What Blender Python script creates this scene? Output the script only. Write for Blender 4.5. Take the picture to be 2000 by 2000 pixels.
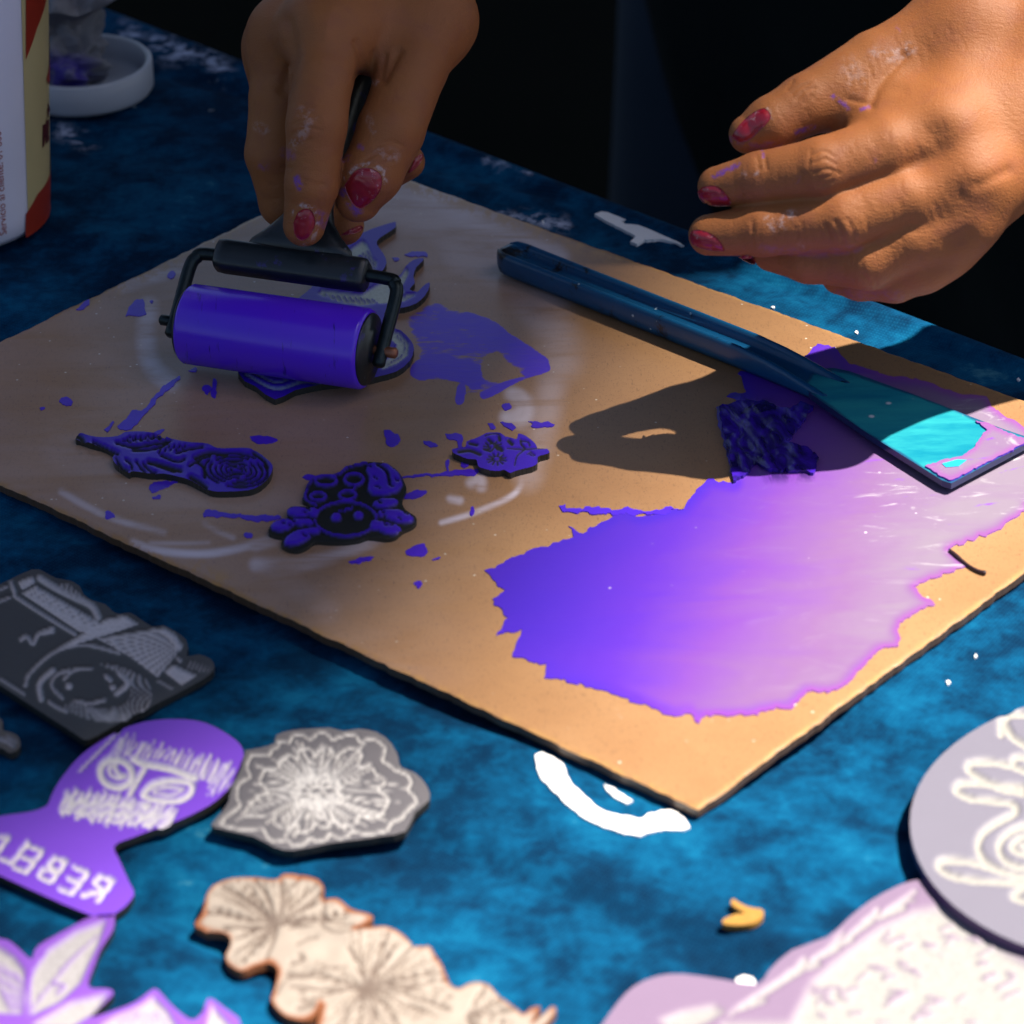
import bpy, math, random
import numpy as np
from mathutils import Vector, Matrix, geometry as mgeo
from mathutils.bvhtree import BVHTree

random.seed(4)
ZT = -0.0026           # height of the cloth under the board
RNG = np.random.default_rng(7)
scene = bpy.context.scene
for o in list(bpy.data.objects):
    bpy.data.objects.remove(o)

# ------------------------------------------------------------------ camera
PITCH, ROLL, FPX, DIST = math.radians(30.5), math.radians(1.0), 6500.0, 0.87
FW = np.array([0, math.cos(PITCH), -math.sin(PITCH)])
_d = np.array([0, -math.sin(PITCH), -math.cos(PITCH)])
_x = np.array([1.0, 0, 0])
CX = math.cos(ROLL) * _x + math.sin(ROLL) * _d
CD = -math.sin(ROLL) * _x + math.cos(ROLL) * _d
CAM = -FW * DIST
cd = bpy.data.cameras.new('camera')
cam = bpy.data.objects.new('camera', cd)
scene.collection.objects.link(cam)
m = Matrix.Identity(4)
for i in range(3):
    m[i][0], m[i][1], m[i][2], m[i][3] = CX[i], -CD[i], -FW[i], CAM[i]
cam.matrix_world = m
cd.sensor_width = 36.0
cd.lens = FPX / 2000.0 * 36.0
cd.clip_start, cd.clip_end = 0.02, 200.0
cd.dof.use_dof = True
cd.dof.focus_distance = 0.925
cd.dof.aperture_fstop = 18.0
scene.camera = cam
scene.render.resolution_x = scene.render.resolution_y = 1024

# ------------------------------------------------------------------ light
SUN_AZ, SUN_EL = math.radians(80), math.radians(63)
SUN = np.array([math.sin(SUN_AZ) * math.cos(SUN_EL), math.cos(SUN_AZ) * math.cos(SUN_EL), math.sin(SUN_EL)])
world = bpy.data.worlds.new('World')
scene.world = world
world.use_nodes = True
wn = world.node_tree
sky = wn.nodes.new('ShaderNodeTexSky')
sky.sky_type = 'NISHITA'
sky.sun_disc = False
sky.sun_elevation, sky.sun_rotation = SUN_EL, SUN_AZ
sky.air_density, sky.dust_density = 0.85, 2.0
bg = wn.nodes['Background']
bg.inputs['Strength'].default_value = 0.05
wn.links.new(sky.outputs[0], bg.inputs['Color'])
sl = bpy.data.lights.new('sun', 'SUN')
sl.energy, sl.angle, sl.color = 5.0, math.radians(0.8), (1.0, 0.91, 0.78)
sun = bpy.data.objects.new('sun', sl)
scene.collection.objects.link(sun)
sun.rotation_euler = Vector(-SUN).to_track_quat('-Z', 'Y').to_euler()
vs = scene.view_settings
vs.view_transform, vs.look, vs.exposure, vs.gamma = 'Standard', 'None', 1.6, 1.0
vs.use_curve_mapping = False
scene.cycles.use_denoising = True
scene.cycles.max_bounces = 6
scene.cycles.sample_clamp_indirect = 6.0

# ------------------------------------------------------------------ helpers: photograph rays to points of the place
def P(pts, z=0.0):
    pts = np.asarray(pts, float).reshape(-1, 2)
    v = FW + ((pts[:, :1] - 1000) / FPX) * CX + ((pts[:, 1:] - 1000) / FPX) * CD
    return CAM + v * ((z - CAM[2]) / v[:, 2])[:, None]
def Q(x, y, s):
    return CAM + s * (FW + (x - 1000) / FPX * CX + (y - 1000) / FPX * CD)
def proj(w):
    q = np.asarray(w) - CAM
    t = q @ FW
    return np.stack([1000 + FPX * (q @ CX) / t, 1000 + FPX * (q @ CD) / t], -1)
def Z(x0, y0, s):
    return lambda pts: [(x0 + a * s, y0 + b * s) for a, b in pts]

def hash2(ix, iy, seed):
    h = (ix.astype(np.int64) * 374761393 + iy.astype(np.int64) * 668265263 + seed * 974711) & 0x7fffffff
    h = ((h ^ (h >> 13)) * 1274126177) & 0x7fffffff
    return ((h ^ (h >> 16)) & 0xffff) / 65535.0
def vnoise(p, freq, seed=0, octs=3):
    out, amp, tot = 0, 1.0, 0
    for o in range(octs):
        q = np.asarray(p)[:, :2] * freq * 2 ** o
        i = np.floor(q); fr = q - i; fr = fr * fr * (3 - 2 * fr)
        i = i.astype(np.int64)
        a, b = hash2(i[:, 0], i[:, 1], seed + o), hash2(i[:, 0] + 1, i[:, 1], seed + o)
        c, d = hash2(i[:, 0], i[:, 1] + 1, seed + o), hash2(i[:, 0] + 1, i[:, 1] + 1, seed + o)
        out = out + amp * ((a * (1 - fr[:, 0]) + b * fr[:, 0]) * (1 - fr[:, 1]) + (c * (1 - fr[:, 0]) + d * fr[:, 0]) * fr[:, 1])
        tot += amp; amp *= 0.5
    return out / tot
def sstep(a, b, x):
    t = np.clip((x - a) / (b - a), 0, 1)
    return t * t * (3 - 2 * t)
def inside(p, poly):
    poly = np.asarray(poly, float)
    r = np.zeros(len(p), bool)
    x, y = p[:, 0], p[:, 1]
    for (x1, y1), (x2, y2) in zip(poly, np.roll(poly, -1, 0)):
        c = (y1 > y) != (y2 > y)
        if y1 != y2:
            r ^= c & (x < (x2 - x1) * (y - y1) / (y2 - y1) + x1)
    return r
def dist_line(p, line, closed=False):
    line = np.asarray(line, float)
    if len(line) == 1:
        return np.linalg.norm(p - line[0], axis=1)
    segs = list(zip(line[:-1], line[1:]))
    if closed:
        segs.append((line[-1], line[0]))
    best = np.full(len(p), 1e9)
    for a, b in segs:
        ab = b - a
        t = np.clip(((p - a) @ ab) / (ab @ ab + 1e-12), 0, 1)
        best = np.minimum(best, np.linalg.norm(p - a - t[:, None] * ab, axis=1))
    return best
def arc(cx, cy, rx, ry, a0=0, a1=360, n=24, rot=0):
    c, s = math.cos(math.radians(rot)), math.sin(math.radians(rot))
    r = []
    for i in range(n + 1):
        t = math.radians(a0 + (a1 - a0) * i / n)
        x, y = rx * math.cos(t), ry * math.sin(t)
        r.append((cx + x * c - y * s, cy + x * s + y * c))
    return r
def smooth_line(pts, n=6):
    p = np.asarray(pts, float)
    if len(p) < 3:
        return [tuple(q) for q in p]
    q = np.vstack([2 * p[0] - p[1], p, 2 * p[-1] - p[-2]])
    out = []
    for i in range(1, len(q) - 2):
        for k in range(n):
            t = k / n
            out.append(0.5 * ((2 * q[i]) + (-q[i - 1] + q[i + 1]) * t + (2 * q[i - 1] - 5 * q[i] + 4 * q[i + 1] - q[i + 2]) * t * t + (-q[i - 1] + 3 * q[i] - 3 * q[i + 1] + q[i + 2]) * t ** 3))
    out.append(p[-1])
    return [tuple(a) for a in out]

class Art:
    """marks traced on one face: fills and strokes, evaluated at points of the photograph plane"""
    def __init__(self, T, sc):
        self.T, self.sc, self.items = T, sc, []
    def fill(self, pts, v=1.0, soft=1.5):
        self.items.append(('f', np.array(self.T(pts)), v, soft)); return self
    def line(self, pts, w, v=1.0, soft=0.6, sm=True):
        self.items.append(('l', np.array(self.T(smooth_line(pts) if sm else pts)), v, (w * self.sc, soft))); return self
    def lines(self, ls, w, v=1.0):
        for l in ls:
            self.line(l, w, v)
        return self
    def __call__(self, px):
        f = np.zeros(len(px))
        for kind, pts, v, s in self.items:
            pad_ = 30 + (s[0] * 2 if kind == 'l' else s * 2)
            m0, m1 = pts.min(0) - pad_, pts.max(0) + pad_
            k = np.where(((px >= m0) & (px <= m1)).all(1))[0]
            if not len(k):
                continue
            q = px[k]
            if kind == 'f':
                d = dist_line(q, pts, True) * np.where(inside(q, pts), -1, 1)
                a = 1 - sstep(-s, s, d)
            else:
                w, soft = s
                a = 1 - sstep(w * (1 - soft), w * (1 + soft * 0.6) + 0.6, dist_line(q, pts))
            f[k] = f[k] * (1 - a) + v * a
        return f

# ------------------------------------------------------------------ helpers: objects
def link(o, parent=None):
    scene.collection.objects.link(o)
    if parent is not None:
        o.parent = parent
    return o
def tag(o, label=None, cat=None, group=None, kind=None):
    for k, v in (('label', label), ('category', cat), ('group', group), ('kind', kind)):
        if v:
            o[k] = v
    return o
def empty(name, loc=(0, 0, 0)):
    e = bpy.data.objects.new(name, None)
    e.empty_display_size = 0.01
    link(e)
    return e
def mesh(name, verts, faces, mat, parent=None, smooth=True, attrs=None, flat_from=None):
    me = bpy.data.meshes.new(name)
    verts = np.asarray(verts, float)
    if isinstance(faces, np.ndarray):
        faces = faces.tolist()
    me.from_pydata(verts.tolist(), [], faces)
    n = len(me.polygons)
    sm = np.full(n, bool(smooth))
    if flat_from is not None:
        sm[flat_from:] = False
    me.polygons.foreach_set('use_smooth', sm)
    for k, v in (attrs or {}).items():
        a = me.attributes.new(k, 'FLOAT', 'POINT')
        a.data.foreach_set('value', np.asarray(v, np.float32))
    me.materials.append(mat)
    me.update()
    return link(bpy.data.objects.new(name, me), parent)
def densify(poly, g, jit=0.0):
    poly = np.asarray(poly, float)
    out = []
    for a, b in zip(poly, np.roll(poly, -1, 0)):
        n = max(1, int(round(np.linalg.norm(b - a) / g)))
        for i in range(n):
            out.append(a + (b - a) * i / n)
    out = np.array(out)
    return out + RNG.normal(0, jit, out.shape) if jit else out
def tri_px(poly, g, jit=0.0, ragged=0.0):
    """triangulated face of an outline: outline ring first, then points inside"""
    ring = densify(poly, g, jit)
    if ragged:
        ring = ring + np.stack([vnoise(ring, 0.09, 51, 3) - 0.5, vnoise(ring + 77, 0.09, 57, 3) - 0.5], 1) * ragged * 2
    lo, hi = ring.min(0), ring.max(0)
    gx, gy = np.meshgrid(np.arange(lo[0], hi[0], g), np.arange(lo[1], hi[1], g))
    gx = gx + (np.arange(gx.shape[0]) % 2)[:, None] * g * 0.5
    pts = np.stack([gx.ravel(), gy.ravel()], 1)
    pts = pts[inside(pts, ring)]
    if len(pts):
        pts = pts[dist_line(pts, ring, True) > 0.55 * g]
    allp = np.vstack([ring, pts]) if len(pts) else ring
    n = len(ring)
    vs_, _, fs, ov, _, _ = mgeo.delaunay_2d_cdt([Vector(p) for p in allp], [(i, (i + 1) % n) for i in range(n)], [], 1, 1e-5)
    v = np.array([tuple(p) for p in vs_])
    idx = {}
    for i, o in enumerate(ov):
        for k in o:
            idx[k] = i
    rid = [idx.get(i, i) for i in range(n)]
    return v, [tuple(f) for f in fs], rid
def plate(name, poly, z, thick, mat, parent=None, g=6.0, art=None, depth=0.0, extra=None, jit=0.0, relief=0.0, ragged=0.0, sm=0, zfun=None):
    """solid slab whose top face has the traced outline; art carves it by depth and is stored as 'carve'"""
    if sm:
        poly = smooth_line(list(poly) + [poly[0]], sm)[:-1]
    px, fs, ring = tri_px(poly, g, jit, ragged)
    top = P(px, z)
    if zfun is not None:
        top[:, 2] += zfun(top)
    c = art(px) if art is not None else np.zeros(len(px))
    edge = np.clip(dist_line(px, px[ring], True) / 30.0, 0, 1)
    top[:, 2] -= depth * np.clip(c, 0, 1)
    if relief:
        top[:, 2] += relief * (vnoise(top, 400, 3) - 0.5) * edge
    ok = []
    for f in fs:
        a, b, d = top[f[0]], top[f[1]], top[f[2]]
        ok.append(f if (b[0] - a[0]) * (d[1] - a[1]) - (b[1] - a[1]) * (d[0] - a[0]) > 0 else f[::-1])
    nt = len(top)
    rt = top[ring]
    cen = rt.mean(0)
    rb = rt.copy()
    rb[:, 2] = rb[:, 2] - thick
    verts = np.vstack([top, rt, rb])
    n = len(ring)
    area = 0.5 * np.sum(rt[:, 0] * np.roll(rt[:, 1], -1) - np.roll(rt[:, 0], -1) * rt[:, 1])
    side = []
    for i in range(n):
        j = (i + 1) % n
        q = (nt + i, nt + n + i, nt + n + j, nt + j)
        side.append(q if area > 0 else q[::-1])
    bot = tuple(range(nt + n, nt + 2 * n))
    side.append(bot[::-1] if area > 0 else bot)
    pad = lambda a, v: np.concatenate([a, np.full(2 * n, v)])
    at = {'carve': pad(c, 0.0), 'edge': pad(edge, 0.0), 'side': pad(np.zeros(nt), 1.0)}
    for k, fn in (extra or {}).items():
        at[k] = pad(fn(px), 0.0)
    return mesh(name, verts, ok + side, mat, parent, True, at, flat_from=len(ok))
def loft(name, secs, mat, parent=None, cap=True, closed=True, attrs=None, smooth=True):
    """skin through a list of equally long rings of points"""
    n = len(secs[0])
    v = np.vstack(secs)
    f = []
    for s in range(len(secs) - 1):
        for i in range(n):
            j = (i + 1) % n
            f.append((s * n + i, s * n + j, (s + 1) * n + j, (s + 1) * n + i))
    if cap:
        f.append(tuple(range(n))[::-1])
        f.append(tuple(range((len(secs) - 1) * n, len(secs) * n)))
    return mesh(name, v, f, mat, parent, smooth, attrs)
def ring(c, a, b, n=24, e=2.0):
    t = np.linspace(0, 2 * math.pi, n, endpoint=False)
    co, si = np.cos(t), np.sin(t)
    co = np.sign(co) * np.abs(co) ** (2 / e); si = np.sign(si) * np.abs(si) ** (2 / e)
    return np.asarray(c) + co[:, None] * np.asarray(a) + si[:, None] * np.asarray(b)
def unit(v):
    v = np.asarray(v, float)
    return v / np.linalg.norm(v)
def tube(name, pts, r, mat, parent=None, n=14, sm=0, cap=True):
    pts = np.asarray(smooth_line(pts, sm) if sm else pts, float)
    rr = np.full(len(pts), r) if np.isscalar(r) else np.interp(np.linspace(0, 1, len(pts)), np.linspace(0, 1, len(r)), r)
    secs, side = [], None
    for i in range(len(pts)):
        t = unit(pts[min(i + 1, len(pts) - 1)] - pts[max(i - 1, 0)])
        if side is None:
            side = unit(np.cross(t, [0.3, 0.2, 1.0]))
        side = unit(side - t * (side @ t))
        secs.append(ring(pts[i], side * rr[i], np.cross(t, side) * rr[i], n))
    if cap:
        t0, t1 = unit(pts[1] - pts[0]), unit(pts[-1] - pts[-2])
        secs = [(secs[0] - pts[0]) * 0.6 + pts[0] - t0 * rr[0] * 0.35] + secs + [(secs[-1] - pts[-1]) * 0.6 + pts[-1] + t1 * rr[-1] * 0.35]
    return loft(name, secs, mat, parent)
def lathe(name, prof, c, mat, parent=None, n=64, attrs=None):
    t = np.linspace(0, 2 * math.pi, n, endpoint=False)
    secs = [np.stack([c[0] + r * np.cos(t), c[1] + r * np.sin(t), np.full(n, c[2] + z)], 1) for r, z in prof]
    return loft(name, secs, mat, parent)

# ------------------------------------------------------------------ helpers: node materials
class MatB:
    def __init__(self, name):
        self.m = bpy.data.materials.new(name)
        self.m.use_nodes = True
        self.t = self.m.node_tree
        self.b = self.t.nodes['Principled BSDF']
        self.co = None
    def n(self, typ, **kw):
        nd = self.t.nodes.new(typ)
        for k, v in kw.items():
            setattr(nd, k, v)
        return nd
    def put(self, sock, v):
        if hasattr(v, 'is_linked') or isinstance(v, bpy.types.NodeSocket):
            self.t.links.new(v, sock)
        elif v is not None:
            if sock.type == 'RGBA' and len(v) == 3:
                v = (*v, 1)
            sock.default_value = v
    def set(self, **kw):
        for k, v in kw.items():
            self.put(self.b.inputs[k.replace('_', ' ')], v)
        return self
    def obj(self):
        if self.co is None:
            self.co = self.n('ShaderNodeTexCoord').outputs['Object']
        return self.co
    def map(self, scale, rot=(0, 0, 0)):
        mp = self.n('ShaderNodeMapping')
        self.put(mp.inputs['Vector'], self.obj())
        mp.inputs['Scale'].default_value = scale
        mp.inputs['Rotation'].default_value = rot
        return mp.outputs[0]
    def noise(self, scale, detail=4, rough=0.55, vec=None, dist=0.0):
        t = self.n('ShaderNodeTexNoise')
        self.put(t.inputs['Vector'], vec if vec is not None else self.obj())
        t.inputs['Scale'].default_value = scale
        t.inputs['Detail'].default_value = detail
        t.inputs['Roughness'].default_value = rough
        t.inputs['Distortion'].default_value = dist
        return t.outputs['Fac']
    def voro(self, scale, feature='F1', vec=None):
        t = self.n('ShaderNodeTexVoronoi', feature=feature)
        self.put(t.inputs['Vector'], vec if vec is not None else self.obj())
        t.inputs['Scale'].default_value = scale
        return t.outputs['Distance']
    def wave(self, scale, dist=0.0, direction='X', vec=None):
        t = self.n('ShaderNodeTexWave', bands_direction=direction)
        self.put(t.inputs['Vector'], vec if vec is not None else self.obj())
        t.inputs['Scale'].default_value = scale
        t.inputs['Distortion'].default_value = dist
        return t.outputs['Fac']
    def ramp(self, fac, stops):
        r = self.n('ShaderNodeValToRGB')
        el = r.color_ramp.elements
        while len(el) < len(stops):
            el.new(0.5)
        for e, (p, c) in zip(el, stops):
            e.position = p
            e.color = (*c, 1) if not np.isscalar(c) else (c, c, c, 1)
        self.put(r.inputs[0], fac)
        return r.outputs[0]
    def mix(self, fac, a, b, mode='MIX'):
        x = self.n('ShaderNodeMix', data_type='RGBA', blend_type=mode)
        self.put(x.inputs[0], fac); self.put(x.inputs[6], a); self.put(x.inputs[7], b)
        return x.outputs[2]
    def mixf(self, fac, a, b):
        x = self.n('ShaderNodeMix')
        self.put(x.inputs[0], fac); self.put(x.inputs[2], a); self.put(x.inputs[3], b)
        return x.outputs[0]
    def math(self, op, a, b=None, clamp=False):
        x = self.n('ShaderNodeMath', operation=op, use_clamp=clamp)
        self.put(x.inputs[0], a)
        if b is not None:
            self.put(x.inputs[1], b)
        return x.outputs[0]
    def smooth(self, v, a, b):
        x = self.n('ShaderNodeMapRange', interpolation_type='SMOOTHSTEP')
        self.put(x.inputs[0], v); self.put(x.inputs[1], a); self.put(x.inputs[2], b)
        return x.outputs[0]
    def attr(self, name):
        return self.n('ShaderNodeAttribute', attribute_name=name).outputs['Fac']
    def bump(self, h, strength=0.3, dist=0.001, normal=None):
        b = self.n('ShaderNodeBump')
        b.inputs['Strength'].default_value = strength
        b.inputs['Distance'].default_value = dist
        self.put(b.inputs['Height'], h)
        if normal is not None:
            self.put(b.inputs['Normal'], normal)
        return b.outputs[0]
def plain(name, col, rough=0.5, var=0.15, scale=300, bump=0.15, bd=0.0004, **kw):
    k = MatB(name)
    nz = k.noise(scale, 4)
    c = k.mix(k.math('MULTIPLY', nz, var * 2), col, tuple(x * 0.45 for x in col))
    k.set(Base_Color=c, Roughness=rough, Normal=k.bump(nz, bump, bd), **kw)
    return k.m

# ------------------------------------------------------------------ materials
VIOLET = (0.070, 0.018, 0.60)
def mat_ground():
    k = MatB('dark_pavement')
    k.set(Base_Color=k.ramp(k.noise(3, 6), [(0.3, (0.0016, 0.0024, 0.0016)), (0.7, (0.004, 0.0044, 0.003))]), Roughness=0.95, Specular_IOR_Level=0.02)
    return k.m
def mat_cloth():
    k = MatB('tie_dye_cloth')
    big = k.noise(17, 4, 0.6, dist=0.25)
    mid = k.noise(85, 5, 0.66, dist=0.2)
    fine = k.noise(330, 4, 0.65)
    f = k.math('ADD', k.math('MULTIPLY', big, 0.48), k.math('ADD', k.math('MULTIPLY', mid, 0.40), k.math('MULTIPLY', fine, 0.12)))
    col = k.ramp(f, [(0.34, (0.0004, 0.0065, 0.024)), (0.45, (0.0005, 0.019, 0.056)), (0.535, (0.0008, 0.050, 0.125)), (0.605, (0.002, 0.082, 0.18)), (0.67, (0.05, 0.19, 0.26))])
    wx = k.wave(290, 0.6, 'X', k.map((1, 1, 1), (0, 0, 0.62)))
    wy = k.wave(290, 0.6, 'Y', k.map((1, 1, 1), (0, 0, 0.62)))
    wv = k.math('MULTIPLY', wx, wy)
    col = k.mix(k.math('MULTIPLY', k.smooth(wv, 0.1, 0.55), 0.12), col, k.mix(0.5, col, (0.02, 0.16, 0.26), 'ADD'))
    # specks of dried white paint
    sp = k.voro(55)
    gate = k.smooth(k.noise(9, 2), 0.55, 0.66)
    dots = k.math('MULTIPLY', k.smooth(sp, 0.085, 0.05), gate)
    col = k.mix(dots, col, (0.6, 0.66, 0.7))
    sm = k.math('MULTIPLY', k.attr('smudge'), k.smooth(k.noise(120, 5, 0.7), 0.46, 0.66))
    col = k.mix(sm, col, (0.5, 0.55, 0.72))
    k.set(Base_Color=col, Roughness=0.95, Specular_IOR_Level=0.05, Normal=k.bump(wv, 0.30, 0.0003, k.bump(mid, 0.2, 0.001)))
    return k.m
def mat_board():
    k = MatB('hardboard')
    a = k.noise(14, 5, 0.6)
    fib = k.noise(1900, 3, 0.7, vec=k.map((1, 0.32, 1), (0, 0, 0.5)), dist=1.0)
    fib2 = k.noise(1800, 3, 0.7, vec=k.map((0.3, 1, 1), (0, 0, -0.3)), dist=0.8)
    col = k.ramp(a, [(0.3, (0.24, 0.124, 0.056)), (0.7, (0.315, 0.178, 0.086))])
    col = k.mix(k.math('MULTIPLY', k.smooth(fib, 0.55, 0.68), 0.5), col, (0.085, 0.045, 0.028))
    col = k.mix(k.math('MULTIPLY', k.smooth(fib2, 0.55, 0.70), 0.35), col, (0.10, 0.055, 0.032))
    fl = k.attr('film')  # wiped paint arcs, plus sky sheen painted pale on the left
    streak = k.noise(60, 6, 0.65, vec=k.map((0.35, 1.3, 1), (0, 0, 0.2)), dist=0.5)
    film = k.math('MULTIPLY', fl, k.smooth(streak, 0.2, 0.6))
    col = k.mix(film, col, (0.56, 0.50, 0.58))
    fray = k.math('MULTIPLY', k.attr('fray'), k.smooth(k.noise(300, 4, 0.7, vec=k.map((1, 0.4, 1))), 0.42, 0.58))
    col = k.mix(fray, col, (0.34, 0.19, 0.07))
    dust = k.smooth(k.voro(210), 0.09, 0.04)
    col = k.mix(k.math('MULTIPLY', dust, k.smooth(k.noise(20, 2), 0.44, 0.56)), col, (0.6, 0.56, 0.5))
    ink = k.attr('ink')
    brk = k.noise(420, 5, 0.75, vec=k.map((0.35, 1.2, 1), (0, 0, 0.6)))
    brk2 = k.noise(75, 5, 0.65, vec=k.map((0.7, 1.2, 1), (0, 0, 0.5)), dist=0.3)
    th = k.math('ADD', k.math('MULTIPLY', brk, 0.55), k.math('MULTIPLY', brk2, 0.55))
    im = k.math('MULTIPLY', k.smooth(k.math('SUBTRACT', ink, th), -0.03, 0.10), k.math('ADD', 0.72, k.math('MULTIPLY', brk, 0.45)), True)
    col = k.mix(im, col, VIOLET)
    ro = k.mixf(im, k.mixf(k.math('MULTIPLY', fl, 0.6), 0.36, 0.26), 0.36)
    h = k.math('ADD', k.math('MULTIPLY', fib, 0.5), k.math('MULTIPLY', k.math('MULTIPLY', brk, im), 1.6))
    k.set(Base_Color=k.mix(k.attr('side'), col, (0.07, 0.04, 0.022)), Roughness=ro, Specular_IOR_Level=0.6, Normal=k.bump(h, 0.15, 0.0002))
    return k.m
def mat_puddle():
    k = MatB('wet_violet_paint')
    w = k.attr('white')  # paleness: sunlight washing out the violet, painted in, with some mixed-in white
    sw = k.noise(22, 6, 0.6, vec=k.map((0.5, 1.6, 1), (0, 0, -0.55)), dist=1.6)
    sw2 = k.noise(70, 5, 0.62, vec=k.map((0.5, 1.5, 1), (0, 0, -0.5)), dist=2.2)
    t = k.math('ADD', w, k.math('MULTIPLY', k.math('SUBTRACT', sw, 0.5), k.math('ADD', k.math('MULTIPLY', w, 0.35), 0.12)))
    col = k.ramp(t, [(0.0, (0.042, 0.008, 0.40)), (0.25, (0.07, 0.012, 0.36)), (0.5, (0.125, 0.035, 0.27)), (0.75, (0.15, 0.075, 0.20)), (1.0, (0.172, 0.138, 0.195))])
    rim = k.math('MULTIPLY', k.smooth(k.attr('edge'), 0.45, 0.0), k.smooth(w, 0.15, 0.5))
    col = k.mix(k.math('MULTIPLY', rim, 0.6), col, (0.20, 0.035, 0.25))
    swirl = k.math('MULTIPLY', k.attr('swirl'), k.smooth(sw2, 0.57, 0.74))
    col = k.mix(swirl, col, (0.34, 0.33, 0.37))
    dk = k.math('MULTIPLY', k.attr('swirl'), k.smooth(sw2, 0.38, 0.28))
    col = k.mix(dk, col, (0.16, 0.02, 0.42))
    scr = k.math('MULTIPLY', k.attr('carve'), k.smooth(k.noise(110, 5, 0.65, vec=k.map((1.6, 0.5, 1), (0, 0, 0.2)), dist=0.6), 0.42, 0.58))
    col = k.mix(scr, col, (0.012, 0.006, 0.06))
    bub = k.smooth(k.voro(120), 0.06, 0.03)
    col = k.mix(k.math('MULTIPLY', bub, k.smooth(k.noise(16, 2), 0.56, 0.64)), col, (0.5, 0.42, 0.55))
    stip = k.noise(1300, 2, 0.5)
    h = k.math('ADD', k.math('MULTIPLY', sw2, 0.5), k.math('MULTIPLY', k.noise(35, 4), 0.5))
    rdg = k.math('MULTIPLY', k.attr('carve'), k.noise(130, 5, 0.65, vec=k.map((1.8, 0.4, 1), (0, 0, 0.2)), dist=0.6))
    h = k.math('ADD', h, k.math('ADD', k.math('MULTIPLY', rdg, 6.0), k.math('MULTIPLY', stip, 0.10)))
    k.set(Base_Color=col, Roughness=k.mixf(k.attr('carve'), 0.45, 0.22), Specular_IOR_Level=0.6, Normal=k.bump(h, 0.16, 0.0008))
    return k.m
def mat_block(name, top, cut, rough=0.45, side=(0.02, 0.02, 0.018), mott=0.25, ns=120, edge_col=None, cut_rough=0.7, spec=0.4):
    """lino with an inked or bare face and carved marks"""
    k = MatB(name)
    nz = k.noise(ns, 5, 0.6)
    t = k.mix(k.math('MULTIPLY', nz, mott), top, tuple(c * 0.35 for c in top))
    fine = k.noise(900, 3, 0.6)
    cc = k.mix(k.math('MULTIPLY', k.smooth(fine, 0.35, 0.75), 0.5), cut, tuple(c * 0.6 for c in cut))
    c = k.attr('carve')
    col = k.mix(c, t, cc)
    if edge_col is not None:
        e = k.smooth(k.math('ADD', k.attr('edge'), k.math('MULTIPLY', k.math('SUBTRACT', k.noise(90, 4), 0.5), 0.9)), 0.35, 0.0)
        col = k.mix(e, col, edge_col)
    col = k.mix(k.attr('side'), col, side)
    k.set(Base_Color=col, Roughness=k.mixf(c, rough, cut_rough), Specular_IOR_Level=spec, Normal=k.bump(k.math('ADD', fine, nz), 0.12, 0.0003))
    return k.m
MG, MC, MBD, MP = mat_ground(), mat_cloth(), mat_board(), mat_puddle()
INK = plain('violet_ink', VIOLET, 0.35, 0.3, 200, 0.2)
WPAINT = plain('white_paint', (0.78, 0.78, 0.80), 0.6, 0.1, 300)
k = MatB('black_plastic')
nz = k.noise(250, 5, 0.65)
flk = k.math('MULTIPLY', k.smooth(k.voro(330), 0.16, 0.06), k.smooth(k.noise(70, 3), 0.55, 0.62))
bc_ = k.mix(nz, (0.005, 0.009, 0.012), (0.012, 0.016, 0.020))
bc_ = k.mix(flk, bc_, (0.10, 0.10, 0.14))
bc_ = k.mix(k.math('MULTIPLY', k.smooth(k.noise(120, 5, 0.7), 0.6, 0.68), 0.6), bc_, (0.03, 0.015, 0.16))
k.set(Base_Color=bc_, Roughness=k.mixf(nz, 0.2, 0.5), Normal=k.bump(nz, 0.3, 0.0005))
BLACKP = k.m
DARKM = plain('dark_steel_rod', (0.02, 0.032, 0.036), 0.34, 0.5, 500, 0.35, Metallic=0.7)

# ------------------------------------------------------------------ setting: pavement, added shade sheet, table cloth
gr = mesh('ground', [(-60, -60, -0.76), (60, -60, -0.76), (60, 60, -0.76), (-60, 60, -0.76)], [(0, 1, 2, 3)], MG)
tag(gr, kind='structure')

# unseen sheet added towards the sun, its edge shaped to shade the table's left
SHEET_L = 8.3
ea, eb, ec = P([(1560, 480), (980, 1350), (250, 1720)], 0.0)
ed = unit(ec - ea)
en = np.array([ed[1], -ed[0], 0.0])
en = en if en[0] < 0 else -en
org_ = ea + SUN * SHEET_L
sb = np.array([(q - ea) @ ed for q in (ea, eb, ec)]); tb = np.array([(q - ea) @ en for q in (ea, eb, ec)])
su_ = np.concatenate([np.linspace(-6.5, -0.62, 14), np.linspace(-0.6, 0.9, 76), np.linspace(1.0, 5.5, 12)])
def edge_at(s):
    if s < -0.55:
        return -4.0
    if s < 0:
        return s * (tb[1] / sb[1])
    if s > sb[2]:
        return (s - sb[2]) * (tb[2] - tb[1]) / (sb[2] - sb[1])
    return float(np.interp(s, sb, tb))
nv = 24
av, af = [], []
for j in range(nv + 1):
    b = j / nv
    for s in su_:
        t0 = edge_at(s)
        av.append(org_ + ed * s + en * (t0 + (11 - t0) * b) + np.array([0, 0, 0.25 * b - 0.03 * math.sin(s * 2) * b]))
nu = len(su_) - 1
for j in range(nv):
    for i in range(nu):
        q = j * (nu + 1) + i
        af.append((q, q + 1, q + nu + 2, q + nu + 1))
shade_o = mesh('shade_sheet', av, af, plain('shade_sheet_dark', (0.10, 0.09, 0.08), 0.9, 0.2, 20))
sol = shade_o.modifiers.new('thick', 'SOLIDIFY'); sol.thickness = 0.01
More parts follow.
